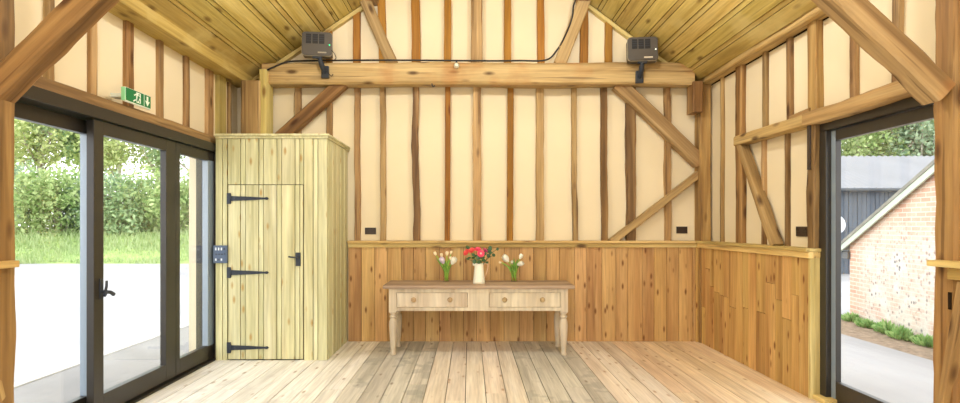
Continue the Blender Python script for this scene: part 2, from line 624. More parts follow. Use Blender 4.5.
# ceiling: boards along the barn on both slopes
ce = MB()
for sx, xe, sl in ((-1, -2.86, SL), (1, 2.92, SR)):
    ze = roof_z(xe)
    ce.quadprism((xe, YF, ze + 0.05), (APX, YF, APZ + 0.05), (APX, YB + 0.1, APZ + 0.05), (xe, YB + 0.1, ze + 0.05), (0, 0, 0.06))
ceil_o = struct(ce.build('ceiling', 'dark'), 'sloping ceiling of treated softwood boards', 'ceiling')
for side, xe in ((-1, -2.45), (1, 2.53)):
    cb = MB()
    sl = SL if side < 0 else SR
    ang = math.atan(sl)
    Ls = math.hypot(xe - APX, (xe - APX) * sl)
    d = Vector((APX - xe, 0, abs(APX - xe) * sl)).normalized()
    nrm = Vector((-d.z, 0, d.x)) if side < 0 else Vector((d.z, 0, -d.x))
    if nrm.z < 0:
        nrm = -nrm
    base = Vector((xe, 0, roof_z(xe)))
    s = 0.0
    i = 0
    while s < Ls:
        w = r.uniform(0.135, 0.16) if i % 2 == 0 else r.uniform(0.040, 0.052)
        e = min(s + w, Ls)
        lift = 0.0 if i % 2 == 0 else 0.008
        a = base + d * (s + 0.0035) + nrm * lift
        b = base + d * (e - 0.0035) + nrm * lift
        cut = r.uniform(1.0, 4.5)
        for y0, y1 in ((YF, cut - 0.002), (cut + 0.002, YB)):
            cb.quadprism((a.x, y0, a.z), (b.x, y0, b.z), (b.x, y1, b.z), (a.x, y1, a.z), nrm * 0.02, r.random())
        s = e
        i += 1
    cb.build('ceiling_boards', 'ceil', ceil_o)

def wall(name, boxes, label):
    m = MB()
    for b in boxes:
        m.box(*b)
    return struct(m.build(name, 'plaster'), label, 'wall')

m = MB()
m.poly([(-2.75, YB, -0.1), (2.8, YB, -0.1), (2.8, YB, roof_z(2.8) + 0.04), (APX, YB, APZ + 0.04), (-2.75, YB, roof_z(-2.75) + 0.04)], (0, 0.12, 0))
struct(m.build('wall_back', 'plaster'), 'cream plastered back gable wall between timber studs', 'wall')
wall('wall_left', [(XL - 0.12, XL, 2.985, YB, 2.08, 2.95), (XL - 0.12, XL, 5.48, YB, -0.1, 2.08),
                   (XL - 0.12, XL, YF, 2.785, -0.1, 2.95)], 'cream plastered left wall above the sliding doors')
wall('wall_right', [(XR, XR + 0.12, 3.04, YB, 2.08, 2.95), (XR, XR + 0.12, 4.27, YB, -0.1, 2.08),
                    (XR, XR + 0.12, YF, 2.87, -0.1, 2.95)], 'cream plastered right wall around the glazed door')
m = MB()
m.box(-2.75, -2.0, YF - 0.12, YF, -0.1, 3.2)
m.box(2.0, 2.8, YF - 0.12, YF, -0.1, 3.2)
m.poly([(-2.75, YF, 2.5), (2.8, YF, 2.5), (2.8, YF, roof_z(2.8) + 0.04), (APX, YF, APZ + 0.04), (-2.75, YF, roof_z(-2.75) + 0.04)], (0, -0.12, 0))
struct(m.build('wall_front', 'plaster'), 'cream plastered front wall behind the viewer', 'wall')

# ---- wall plates and gable trims
m = MB()
m.quadprism((-2.43, 2.95, 2.85), (-2.66, 2.95, 2.85), (-2.66, YB, 2.85), (-2.43, YB, 2.85), (0, 0, 0.10), 0.3)
m.quadprism((-2.43, YF, 2.85), (-2.66, YF, 2.85), (-2.66, 2.95, 2.85), (-2.43, 2.95, 2.85), (0, 0, 0.10), 0.8)
o = m.build('wall_plate', 'ceil', bevel=0.006)
tag(o, 'boarded wall plate along the foot of the left ceiling slope', 'beam')
timber('wall_plate', 'bare timber wall plate along the foot of the right ceiling slope', 'beam',
       (2.62, YF, 2.905), (2.62, YB, 2.905), 0.16, 0.11, 'oak_pale', (0, 0, 1), 0.006)
gt = {'l': ((-2.43, roof_z(-2.43)), (APX, APZ)), 'r': ((2.53, roof_z(2.53)), (APX, APZ))}
for k, lab in (('l', 'pale gable rafter trim following the left ceiling slope'), ('r', 'pale gable rafter trim following the right ceiling slope')):
    (xa, za), (xb, zb) = gt[k]
    tag(timber('gable_trim', None, None, (xa, YB - 0.035, za - 0.035), (xb, YB - 0.035, zb - 0.035), 0.042, 0.07, 'treated', (0, 1, 0), 0.003), lab, 'rafter trim')

# ------------------------------------------------------------------ back wall timbers
SY = 6.27
def bx(px, Y=SY):
    return (px - CX) / F * Y
G1 = 'wall studs below the tie beam on the back wall'
low = [
    (295, 301, 'oak', 0.004, 'short stud above the cupboard, left of the sloping brace, back wall'),
    (326.5, 332, 'oak', 0.004, 'back wall stud meeting the top of the left brace, above the cupboard edge'),
    (354, 359.5, 'oak', 0.006, 'lower back wall stud just right of the cupboard, left of the socket'),
    (380, 385.5, 'oak', 0.005, 'lower back wall stud just right of the left socket'),
    (413, 419.5, 'oak_rough', 0.010, 'knotty wavy lower stud between the left socket and the tulips'),
    (444.5, 449.8, 'oak_orange', 0.002, 'smooth orange lower stud above the left tulip vase'),
    (473.5, 481.5, 'oak_pale', 0.007, 'pale wide lower stud directly above the jug of red flowers'),
    (507, 513, 'oak_orange', 0.002, 'smooth orange lower stud above the right tulip vase'),
    (536.5, 544, 'oak', 0.006, 'brown lower stud second to the right of the jug, over the right end drawer'),
    (573, 578, 'oak', 0.005, 'thin lower stud above the right end of the table'),
    (602, 608, 'oak_post', 0.006, 'lower stud whose foot meets the foot of the right rising brace'),
    (627, 636.5, 'oak_rough', 0.010, 'dark rough wide lower stud crossed by both right braces'),
    (665, 671, 'oak', 0.007, 'lower stud between the crossing braces and the right socket'),
]
for a, b, mt, rg, lab in low:
    xa, xb = bx(a), bx(b)
    timber('wall_stud', lab, 'timber stud', ((xa + xb) / 2, YB - 0.025, 1.05), ((xa + xb) / 2 + RND.uniform(-.012, .012), YB - 0.025, 2.90),
           xb - xa, 0.07, mt, (0, 1, 0), rg, G1)
G2 = 'wall studs above the tie beam on the back wall'
up = [
    (325.5, 331, 'oak_orange', 'short upper stud behind the left heater'),
    (353, 360, 'oak_orange', 'upper stud between the left heater and the left strut'),
    (378.5, 386, 'oak_orange', 'upper stud crossing behind the left strut'),
    (411.5, 420, 'oak_orange', 'upper stud just right of the left strut'),
    (444, 451, 'oak_orange', 'upper orange stud left of the pale king post'),
    (504, 511, 'oak_orange', 'upper orange stud next right of the pale king post'),
    (538, 545, 'oak_orange', 'upper stud left of the black cable on the right strut'),
    (580, 588, 'oak_orange', 'upper stud partly behind the right strut'),
    (606, 613, 'oak_orange', 'upper stud between the right strut and the right heater'),
]
for a, b, mt, lab in up:
    xa, xb = bx(a), bx(b)
    xm = (xa + xb) / 2
    timber('wall_stud', lab, 'timber stud', (xm, YB - 0.025, 3.0), (xm + RND.uniform(-.012, .012), YB - 0.025, roof_z(xm) - 0.03),
           xb - xa, 0.07, mt, (0, 1, 0), 0.004, G2)
xa, xb = bx(471), bx(482.5)
timber('king_post', 'pale wide king post rising from the middle of the tie beam', 'post', ((xa + xb) / 2, YB - 0.04, 3.0), ((xa + xb) / 2, YB - 0.04, roof_z(0.06) - 0.08), xb - xa, 0.10, 'beam', (0, 1, 0), 0.005)

# tie beam
TB = timber('tie_beam', 'long pale tie beam across the back gable with heaters on it', 'beam',
            (-2.27, 6.20, 2.955), (2.45, 6.20, 2.955), 0.235, 0.20, 'beam', (0, 1, 0), 0.006)
# struts from tie beam to the slopes
for px, lab in ((((365, 0), (391.5, 61)), 'pale left strut leaning from the tie beam up to the left ceiling slope'),
                (((584, 2), (561, 61)), 'pale right strut leaning from the tie beam, black cable along it')):
    a = P(*px[0], 6.24)
    b = P(*px[1], 6.24)
    a, b = b + (a - b) * 1.06, b - (a - b) * 0.08
    timber('roof_strut', lab, 'strut', b, a, 0.125 if px[0][0] < 480 else 0.135, 0.12, 'beam', (0, 1, 0), 0.006, 'raking struts on the tie beam')
# purlin ends seen at the top of the struts
for px, lab in ((371, 'purlin end at the top of the left strut'), (585, 'purlin end at the top of the right strut')):
    c = P(px, -3, 6.15)
    timber('purlin', lab, 'beam', (c.x, 5.98, c.z + 0.03), (c.x, YB, c.z + 0.03), 0.13, 0.12, 'oak', (0, 0, 1), 0.004, 'purlin ends on the back wall')

# braces
a, b = P(344, 82, 6.22), P(282, 137, 6.22)
timber('wall_brace', 'brace sloping down left from the tie beam behind the cupboard top', 'brace', b + (b - a) * 0.25, a, 0.135, 0.13, 'oak_post', (0, 1, 0), 0.005)
a, b = P(617, 84, 6.25), P(700, 162, 6.25)
timber('wall_brace', 'thick brace sloping down right from the tie beam to the corner post', 'brace', a, b, 0.155, 0.13, 'beam', (0, 1, 0), 0.006)
a, b = P(611, 242, 6.26), P(699, 174, 6.26)
timber('wall_brace', 'thin brace rising right from the dado rail to the corner post', 'brace', a, b, 0.078, 0.09, 'beam', (0, 1, 0), 0.006)

# corner posts
timber('corner_post', 'brown back left corner post rising behind the cupboard', 'post', (-2.36, 6.13, 0.0), (-2.36, 6.13, 2.85), 0.21, 0.26, 'oak', (0, 1, 0), 0.005)
timber('post_packer', 'pale treated strip fixed beside the back left corner post', 'post', (-2.235, 6.14, 2.0), (-2.235, 6.14, 2.98), 0.075, 0.22, 'treated', (0, 1, 0), 0.002)
cp = thing('corner_post', 'back right corner post with a thick block at its head', 'post', (2.60, 6.24, 0))
def reparent(o, par):
    o.parent = par
    o.matrix_parent_inverse = Matrix.Translation(-parent_origin(par))
o = timber('shaft', None, None, (2.595, 6.24, 0.0), (2.595, 6.24, 2.845), 0.125, 0.17, 'oak_post', (0, 1, 0), 0.005)
reparent(o, cp)
o = timber('head_block', None, None, (2.475, 6.17, 2.53), (2.475, 6.17, 2.86), 0.105, 0.2, 'oak_post', (0, 1, 0), 0.004)
reparent(o, cp)

# ------------------------------------------------------------------ back dado panelling and rail
def planks_x(x0, x1, y, z0, z1, wmin, wmax, seed, th=0.022, gap=0.002, cuts=False):
    m = MB()
    rr = random.Random(seed)
    x = x0
    while x < x1 - 0.01:
        w = rr.uniform(wmin, wmax)
        e = min(x + w, x1)
        if x1 - e < 0.04:
            e = x1
        dy = rr.uniform(0, 0.003)
        m.box(x + gap, e - gap, y + dy, y + th, z0, z1, rr.random())
        x = e
    return m

def planks_y(x, y0, y1, z0, z1, wmin, wmax, seed, sgn, th=0.022, gap=0.002, cuts=False):
    m = MB()
    rr = random.Random(seed)
    y = y0
    while y < y1 - 0.01:
        w = rr.uniform(wmin, wmax)
        e = min(y + w, y1)
        if y1 - e < 0.04:
            e = y1
        dx = rr.uniform(0, 0.003) * sgn
        xs = sorted((x + dx, x + sgn * th))
        if cuts and rr.random() < 0.6:
            zc = rr.uniform(z0 + 0.3, z1 - 0.2)
            m.box(xs[0], xs[1], y + gap, e - gap, z0, zc - 0.0015, rr.random())
            m.box(xs[0], xs[1], y + gap, e - gap, zc + 0.0015, z1, rr.random())
        else:
            m.box(xs[0], xs[1], y + gap, e - gap, z0, z1, rr.random())
        y = e
    return m

DY = 6.25
m = MB().box(-1.36, 2.62, DY + 0.022, YB, 0, 1.06)
t = struct(m.build('trim_1', 'dark'), 'pine board panelling along the foot of the back wall', 'wall panelling')
planks_x(-1.36, 2.548, DY, 0, 1.055, 0.13, 0.17, 11).build('panelling_boards', 'dado', t, bevel=0.0015)
MB().box(2.515, 2.547, DY - 0.03, DY, 0, 1.055, 0.4).build('corner_strip', 'dado_right', t)
m = MB()
m.box(-1.36, 2.62, DY - 0.045, YB - 0.01, 1.10, 1.125, 0.2)
t = struct(m.build('trim_2', 'rail_x', bevel=0.004), 'moulded timber dado rail along the back wall', 'dado rail')
MB().box(-1.36, 2.53, DY - 0.02, DY + 0.02, 1.05, 1.10, 0.7).build('rail_fascia', 'rail_x', t, bevel=0.003)
# right
DX = 2.545
m = MB().box(DX + 0.022, XR, 4.20, DY, 0, 1.06)
t = struct(m.build('trim_3', 'dark'), 'honey pine board panelling along the foot of the right wall', 'wall panelling')
planks_y(DX, 4.21, DY - 0.03, 0, 1.055, 0.10, 0.16, 12, 1, cuts=True).build('panelling_boards', 'dado_right', t, bevel=0.0015)
MB().box(DX - 0.003, 2.63, 4.185, 4.21, 0, 1.055, 0.9).build('end_board', 'treated', t, bevel=0.002)
m = MB()
m.box(DX - 0.045, XR - 0.005, 4.17, DY - 0.04, 1.10, 1.125, 0.3)
t = struct(m.build('trim_4', 'rail_y', bevel=0.004), 'moulded timber dado rail along the right wall', 'dado rail')
MB().box(DX - 0.02, DX + 0.02, 4.18, DY - 0.02, 1.05, 1.10, 0.6).box(DX + 0.02, 2.635, 4.18, 4.21, 1.055, 1.10, 0.2).build('rail_fascia', 'rail_y', t, bevel=0.003)

# ------------------------------------------------------------------ left wall timbers
timber('header_beam', 'brown timber header beam running above the left sliding doors', 'beam',
       (-2.58, 2.95, 2.128), (-2.58, 5.50, 2.128), 0.085, 0.17, 'oak', (1, 0, 0), 0.004)
G3 = 'studs on the left wall above the sliding doors'
for xl, xr, mt, lab in (
        (43, 55.5, 'oak_rough', 'left wall stud partly hidden behind the near left brace'),
        (87, 98, 'oak', 'left wall stud between the near brace and the exit sign'),
        (122.5, 134.5, 'oak_post', 'broad left wall stud behind the green exit sign'),
        (155.5, 164, 'oak', 'left wall stud next beyond the green exit sign'),
        (182.5, 190, 'oak', 'left wall stud second beyond the green exit sign'),
        (204.5, 214, 'oak', 'broad brown left wall stud just before the cupboard'),
        (227, 232, 'oak', 'left wall stud above the cupboard beside the corner post')):
    y0, y1 = F * 2.63 / (CX - xl), F * 2.595 / (CX - xr)
    timber('wall_stud', lab, 'timber stud', (XL - 0.01, (y0 + y1) / 2, 2.13), (XL - 0.01, (y0 + y1) / 2, 2.87), y1 - y0, 0.09, mt, (1, 0, 0), 0.004, G3)
timber('wall_stud', 'pale treated plank upright above the left edge of the cupboard', 'timber stud', (XL + 0.0, 5.86, 2.13), (XL + 0.0, 5.86, 2.87), 0.17, 0.09, 'treated', (1, 0, 0), 0.002, G3)

# right wall timbers
G4 = 'studs on the right wall'
for xl, xr, z0, z1, pj, mt, lab in (
        (720, 725, 1.1, 2.88, .035, 'oak', 'thin right wall stud nearest the back corner'),
        (735, 746.3, 1.1, 2.88, .05, 'oak_post', 'broad right wall post where the sloping short brace starts'),
        (762.3, 769.5, 2.13, 2.88, .035, 'oak_rough', 'short right wall stud above the middle rail, next to the broad post'),
        (761, 767.3, 1.1, 2.08, .035, 'oak', 'right wall stud below the middle rail, crossed by the short brace'),
        (786, 794.3, 2.13, 2.88, .035, 'oak_rough', 'short rough right wall stud above the stepped end of the middle rail'),
        (784.5, 790.8, 1.1, 2.08, .035, 'oak_rough', 'dark rough right wall stud below the middle rail, left of the socket'),
        (807, 823.7, 2.10, 2.88, .06, 'oak_post', 'broad right wall post standing on the joint of the two rails'),
        (849.2, 859.7, 2.12, 2.88, .035, 'oak_rough', 'right wall stud above the glazed door, left of the near brace'),
        (891, 903.7, 2.12, 2.88, .035, 'oak_rough', 'right wall stud above the glazed door, behind the near brace')):
    y1, y0 = F * (2.67 - pj) / (xl - CX), F * 2.67 / (xr - CX)
    xc = XR - pj + 0.045
    timber('wall_stud', lab, 'timber stud', (xc, (y0 + y1) / 2, z0), (xc, (y0 + y1) / 2, z1), y1 - y0, 0.09, mt, (1, 0, 0), 0.006, G4)
timber('wall_rail', 'horizontal middle rail on the right wall left of the glazed door', 'rail', (2.61, 5.42, 2.105), (2.61, 4.27, 2.105), 0.09, 0.12, 'oak_pale', (1, 0, 0), 0.006)
timber('wall_rail', 'short stub of timber lying on the middle rail by the broad post', 'rail', (2.63, 4.56, 2.165), (2.63, 4.29, 2.175), 0.045, 0.07, 'oak', (1, 0, 0), 0.005)
timber('header_beam', 'pale timber header beam running above the right glazed door', 'beam', (2.60, 4.27, 2.105), (2.60, 2.90, 2.105), 0.10, 0.14, 'oak_pale', (1, 0, 0), 0.007)
timber('wall_brace', 'short brace sloping down from the broad post on the right wall', 'brace', (2.61, 5.37, 2.07), (2.61, 4.76, 1.12), 0.075, 0.09, 'oak', (1, 0, 0), 0.006)
timber('door_jamb_post', 'wavy edged timber upright between the socket and the glazed door', 'post', (2.625, 4.235, 1.12), (2.625, 4.235, 2.06), 0.085, 0.10, 'oak_rough', (1, 0, 0), 0.012,
       flare=lambda t: 1.0 + 0.35 * math.exp(-((t - 0.45) / 0.16) ** 2))
o = MB().box(2.565, 2.60, 4.225, 4.265, 1.72, 2.07, 0.3).build('cover_strip', 'socket', bevel=0.003)
tag(o, 'dark strip on the upright left of the glazed door head', 'strip')

# near truss: posts, braces, tie beam
lp = thing('truss_post', 'near left truss post at the left edge beside the sliding doors', 'post', (-2.54, 2.87, 0))
o = timber('shaft', None, None, (-2.54, 2.885, 0.0), (-2.54, 2.885, 2.845), 0.165, 0.28, 'oak_post', (1, 0, 0), 0.008)
reparent(o, lp)
rp = thing('truss_post', 'near right truss post at the right edge beside the glazed door', 'post', (2.64, 2.955, 0))
o = timber('shaft', None, None, (2.64, 2.955, 0.0), (2.64, 2.955, 2.845), 0.14, 0.28, 'oak_post', (1, 0, 0), 0.010,
           flare=lambda t: 1.0 + 0.25 * max(0, 0.2 - t) / 0.2)
reparent(o, rp)
MB().box(2.496, 2.515, 2.905, 2.925, 0.86, 0.95).build('mortise', 'dark', rp)
timber('knee_brace', 'heavy brace rising from the near left post to the ceiling', 'brace', (-2.49, 2.90, 1.955), (-1.385, 2.90, 3.015), 0.125, 0.13, 'oak_post', (0, 1, 0), 0.008)
timber('knee_brace', 'heavy brace rising from the near right post to the ceiling', 'brace', (2.455, 2.93, 1.985), (1.395, 2.93, 2.975), 0.125, 0.13, 'beam', (0, 1, 0), 0.008)
timber('tie_beam', 'near tie beam above the top edge of the view', 'beam', (-2.66, 2.92, 3.05), (2.70, 2.92, 3.05), 0.22, 0.22, 'beam', (0, 1, 0), 0.006)

# dado rail ends and braces of the nearer bay
m = MB().box(-2.66, -2.355, 1.0, 2.93, 1.08, 1.115, 0.4)
struct(m.build('trim_5', 'rail_y', bevel=0.004), 'end of the near dado rail crossing the left truss post', 'dado rail')
m = MB().box(2.435, 2.70, 1.0, 2.99, 1.082, 1.115, 0.4)
t = struct(m.build('trim_6', 'rail_y', bevel=0.004), 'end of the near dado rail crossing the right truss post', 'dado rail')
MB().box(2.47, 2.70, 1.0, 2.90, 1.02, 1.078, 0.7).build('rail_fascia', 'rail_y', t, bevel=0.003)
timber('wall_brace', 'thin sloping timber low on the near left post', 'brace', (-2.425, 2.985, 0.0), (-2.425, 2.72, 1.06), 0.03, 0.05, 'oak_pale', (1, 0, 0), 0.003)
timber('wall_brace', 'pale sloping timber low on the near right post under the rail end', 'brace', (2.49, 3.0, 0.0), (2.49, 2.815, 1.01), 0.04, 0.06, 'oak_pale', (1, 0, 0), 0.004)

# ------------------------------------------------------------------ doors
def framebox(x0, x1, y0, y1, z0, z1, stile, rail_t, rail_b):
    m = MB()
    m.box(x0, x1, y0, y0 + stile[0], z0, z1)
    m.box(x0, x1, y1 - stile[1], y1, z0, z1)
    m.box(x0, x1, y0 + stile[0], y1 - stile[1], z0, z0 + rail_b)
    m.box(x0, x1, y0 + stile[0], y1 - stile[1], z1 - rail_t, z1)
    return m

d1 = thing('door_1', 'dark framed glazed sliding doors filling the left wall', 'sliding door', (-2.53, 4.2, -0.05), kind='structure')
m = MB()
m.box(-2.66, -2.455, 2.90, 5.48, 2.005, 2.085)
m.box(-2.66, -2.455, 5.435, 5.48, 0, 2.005)
m.box(-2.66, -2.455, 2.90, 2.95, 0, 2.005)
m.box(-2.66, -2.45, 2.90, 5.48, -0.10, 0.012)
m.box(-2.545, -2.535, 2.95, 5.435, 0.012, 0.03)
m.build('frame', 'frame', d1, bevel=0.003)
for i, (xc, y0, y1, st) in enumerate(((-2.59, 2.93, 3.85, (0.06, 0.09)), (-2.51, 3.70, 4.73, (0.10, 0.15)), (-2.51, 4.735, 5.43, (0.065, 0.12)))):
    m = framebox(xc - 0.025, xc + 0.025, y0, y1, 0.02, 2.0, st, 0.09, 0.135)
    p = m.build('sliding_panel', 'frame', d1, bevel=0.003)
    if i != 1:
        MB().box(xc - 0.027, xc + 0.027, y1 - st[1] - 0.002, y1 - 0.001, 0.15, 1.915).build('door_stile', 'frame_edge', p)  # stile face coloured as if reflecting the sky
    g = MB().box(xc - 0.004, xc + 0.004, y0 + st[0] - 0.005, y1 - st[1] + 0.005, 0.15, 1.915)
    g.build('glass_pane', 'glass', p)
    if i == 1:
        hm = MB()
        hm.box(xc + 0.025, xc + 0.033, 3.752, 3.785, 0.80, 0.94)
        hm.tube([(xc + 0.03, 3.768, 0.85), (xc + 0.06, 3.772, 0.85), (xc + 0.07, 3.80, 0.845), (xc + 0.07, 3.835, 0.825)], [0.013, 0.013, 0.013, 0.014], 8)
        hm.tube([(xc + 0.055, 3.772, 0.855), (xc + 0.06, 3.775, 0.89), (xc + 0.058, 3.78, 0.925)], [0.010, 0.009, 0.008], 8)
        hm.tube([(xc + 0.06, 3.772, 0.85), (xc + 0.065, 3.745, 0.825)], 0.011, 8)
        hm.build('lever_handle', 'iron', p, bevel=0.002)

d2 = thing('door_2', 'dark framed glazed sliding door in the right wall', 'sliding door', (2.68, 3.6, -0.05), kind='structure')
m = MB()
m.box(2.615, 2.78, 2.9, 4.20, 1.995, 2.06)
m.box(2.615, 2.655, 4.115, 4.20, 0, 1.995)
m.box(2.655, 2.70, 4.14, 4.20, 0, 1.995)
m.box(2.615, 2.78, 2.9, 4.20, -0.10, 0.012)
m.build('frame', 'frame', d2, bevel=0.003)
m = framebox(2.655, 2.695, 2.92, 4.068, 0.015, 1.99, (0.09, 0.002), 0.075, 0.145)
p = m.build('sliding_panel', 'frame', d2, bevel=0.003)
MB().box(2.655, 2.695, 4.068, 4.135, 0.015, 1.99).build('door_stile', 'frame_edge', p, bevel=0.003)  # same frame, sky brightness painted on this stile
MB().box(2.671, 2.679, 3.0, 4.07, 0.155, 1.92).build('glass_pane', 'glass', p)
o = MB().box(2.56, 2.66, 4.05, 4.185, 0.0, 0.035, 0.5).build('threshold_block', 'rail_y', bevel=0.004)
tag(o, 'small pale wooden block on the floor at the foot of the glazed door jamb', 'block')

# ------------------------------------------------------------------ cupboard
CF, CR, CL = 5.376, -1.37, -2.445     # front Y, right X, left X
cup = thing('storage_cupboard', 'tall pale boarded cupboard in the back left corner', 'cupboard', (-1.9, 5.8, 0))
DL, DR, DT = (228 - CX) / F * CF, (303.3 - CX) / F * CF, 1.684

def match_front(x0, x1, z0, z1, y, seed, bounds=None):
    """matchboards: wide board, narrow bead strip, wide board ..."""
    m = MB()
    rr = random.Random(seed)
    x = -2.445 - 0.06
    i = 0
    while x < x1:
        w = 0.128 if i % 2 == 0 else 0.046
        a, b = max(x, x0), min(x + w, x1)
        if b - a > 0.006:
            m.box(a + 0.0032, b - 0.0032, y + (0 if i % 2 == 0 else 0.004), y + 0.022, z0, z1, rr.random())
        x += w
        i += 1
    return m
m = MB().box(CL + 0.01, CR - 0.022, CF + 0.022, YB - 0.005, 0.0, 2.13)
m.build('carcass', 'dark', cup)
for (x0, x1, z0, z1, sd) in ((CL, DL - 0.004, 0, 2.13, 1), (DR + 0.004, CR, 0, 2.13, 2), (DL - 0.004, DR + 0.004, DT + 0.006, 2.13, 3)):
    match_front(x0, x1, z0, z1, CF, sd).build('front_boards', 'cup', cup, bevel=0.002)
m = MB()
y = CF + 0.0
i = 0
rr = random.Random(5)
while y < DY + 0.04:
    w = 0.128 if i % 2 else 0.046
    e = min(y + w, YB - 0.01)
    m.box(CR - 0.022, CR - (0 if i % 2 else 0.004), y + 0.0032, e - 0.0032, 0, 2.13, rr.random())
    y += w
    i += 1
m.build('side_boards', 'cup', cup, bevel=0.002)
m = MB()
m.box(CL - 0.0, CR + 0.02, CF - 0.02, YB - 0.005, 2.155, 2.175, 0.3)
m.box(CL - 0.0, CR + 0.010, CF - 0.010, YB - 0.005, 2.13, 2.155, 0.6)
m.build('cornice', 'cup', cup, bevel=0.004)
door = match_front(DL, DR, 0.012, DT, CF - 0.002, 4).build('cupboard_door', 'cup', cup, bevel=0.002)
for py in (198.5, 272.5, 347.5):
    zc = H - (py - CY) / F * CF
    m = MB()
    yy = CF - 0.012
    x0 = DL - 0.006
    m.box(x0, x0 + 0.036, yy, yy + 0.008, zc - 0.052, zc + 0.052)
    xs = [x0 + 0.036, x0 + 0.22, x0 + 0.36, x0 + 0.385, x0 + 0.40]
    hs = [0.024, 0.017, 0.009, 0.014, 0.002]
    pts = [(xx, yy, zc + hh) for xx, hh in zip(xs, hs)] + [(xx, yy, zc - hh) for xx, hh in reversed(list(zip(xs, hs)))]
    m.poly(pts, (0, 0.006, 0))
    m.tube([(x0 + 0.036, yy, zc - 0.04), (x0 + 0.036, yy, zc + 0.04)], 0.006, 8)
    for q in (0.08, 0.18, 0.29):
        m.lathe([(0.005, 0), (0.003, 0.003)], (x0 + q, yy, zc), 8, mtx=Matrix.Rotation(math.pi / 2, 3, 'X'))
    m.build('strap_hinge', 'iron', door)
hx0, hx1 = (296 - CX) / F * CF, (300.8 - CX) / F * CF
hz0, hz1 = H - (266 - CY) / F * CF, H - (252.5 - CY) / F * CF
m = MB()
m.box(hx0, hx1, CF - 0.012, CF - 0.002, hz0, hz1)
hz = H - (257 - CY) / F * CF
hm = (hx0 + hx1) / 2
m.tube([(hm, CF - 0.01, hz), (hm, CF - 0.05, hz), (hm - 0.02, CF - 0.058, hz), (hm - 0.06, CF - 0.058, hz + 0.002), (hm - 0.078, CF - 0.05, hz + 0.006)], [0.010, 0.009, 0.009, 0.008, 0.009], 8)
m.build('latch_handle', 'iron', door, bevel=0.002)

# control plate beside it
kx0, kx1 = (214.3 - CX) / F * CF, (228.2 - CX) / F * CF
kz0, kz1 = H - (263 - CY) / F * CF, H - (245.3 - CY) / F * CF
kp = thing('switch_panel', 'slate blue control panel with rows of small buttons on the cupboard front', 'control panel', ((kx0 + kx1) / 2, CF, kz0))
MB().box(kx0, kx1, CF - 0.03, CF, kz0, kz1).build('plate', 'keypad', kp, bevel=0.005)
kw, kh = kx1 - kx0, kz1 - kz0
for fx, fz, w, h, mt in ((0.22, 0.80, 0.012, 0.026, 'button'), (0.42, 0.80, 0.012, 0.026, 'button'), (0.62, 0.80, 0.012, 0.026, 'button'), (0.82, 0.80, 0.010, 0.018, 'iron'),
                         (0.25, 0.50, 0.014, 0.012, 'iron'), (0.45, 0.50, 0.014, 0.012, 'iron'), (0.65, 0.50, 0.014, 0.012, 'iron'), (0.84, 0.52, 0.010, 0.012, 'iron'),
                         (0.22, 0.20, 0.012, 0.022, 'button'), (0.42, 0.20, 0.010, 0.012, 'iron'), (0.62, 0.20, 0.012, 0.022, 'button')):
    c = (kx0 + fx * kw, kz0 + fz * kh)
    MB().box(c[0] - w / 2, c[0] + w / 2, CF - 0.035, CF - 0.029, c[1] - h / 2, c[1] + h / 2).build('button', mt, kp)

# ------------------------------------------------------------------ sockets
def socket(c, w, h, ax, label):
    t = thing('wall_socket', label, 'socket', c)
    c = Vector(c)
    def bb(u0, u1, d0, d1, z0, z1):
        if ax == 'Y':
            return (c.x + u0, c.x + u1, c.y - d1, c.y - d0, c.z + z0, c.z + z1)
        return (c.x - d1, c.x - d0, c.y + u0, c.y + u1, c.z + z0, c.z + z1)
    MB().box(*bb(-w / 2, w / 2, 0, 0.012, -h / 2, h / 2)).build('face_plate', 'socket', t, bevel=0.003)
    for s in (-1, 1):
        u = s * w * 0.25
        m = MB()
        for du, dz, a, b in ((0, 0.012, 0.003, 0.008), (-0.011, -0.010, 0.006, 0.003), (0.011, -0.010, 0.006, 0.003)):
            m.box(*bb(u + du - a, u + du + a, 0.012, 0.0128, dz - b, dz + b))
        m.build('pin_holes', 'black', t)
        MB().box(*bb(u + s * 0.022 - 0.005, u + s * 0.022 + 0.005, 0.012, 0.015, 0.012, 0.030)).build('rocker_switch', 'black', t)
c = P(370.6, 231, YB)
socket(c, 0.125, 0.076, 'Y', 'dark double socket on the back wall left of the table')
c = P(681.6, 230, YB)
socket(c, 0.125, 0.076, 'Y', 'dark double socket at the right end of the back wall')
socket((XR, 560 * XR / (802.6 - CX), H - (231.5 - CY) / (802.6 - CX) * XR), 0.15, 0.08, 'X', 'dark double socket on the right wall by the glazed door')

# ------------------------------------------------------------------ exit sign
ex = thing('exit_sign', 'green and white exit sign box on the left wall above the doors', 'exit sign', (-2.45, 4.12, 2.19))
ey0, ey1, ez0, ez1 = 3.99, 4.307, 2.193, 2.284
MB().box(-2.48, -2.455, ey0, ey1, ez0 - 0.008, ez1 + 0.004).build('housing', 'sign_white', ex, bevel=0.004)
MB().box(-2.60, -2.48, ey0 + 0.05, ey0 + 0.13, ez0 + 0.03, ez1 - 0.03).build('wall_mount', 'sign_white', ex, bevel=0.006)
MB().box(-2.48, -2.453, ey0 - 0.012, ey0 - 0.001, ez0 - 0.004, ez1).build('end_cap', 'sign_edge', ex, bevel=0.003)
fx = -2.4535
m = MB().box(-2.455, fx, ey0 + 0.004, ey1 - 0.004, ez0, ez1)
panel = m.build('green_face', 'sign_green', ex)
def yz(pts, xo, d=0.0012):
    return [(xo, ey0 + a * (ey1 - ey0), ez0 + b * (ez1 - ez0)) for a, b in pts]
m = MB()
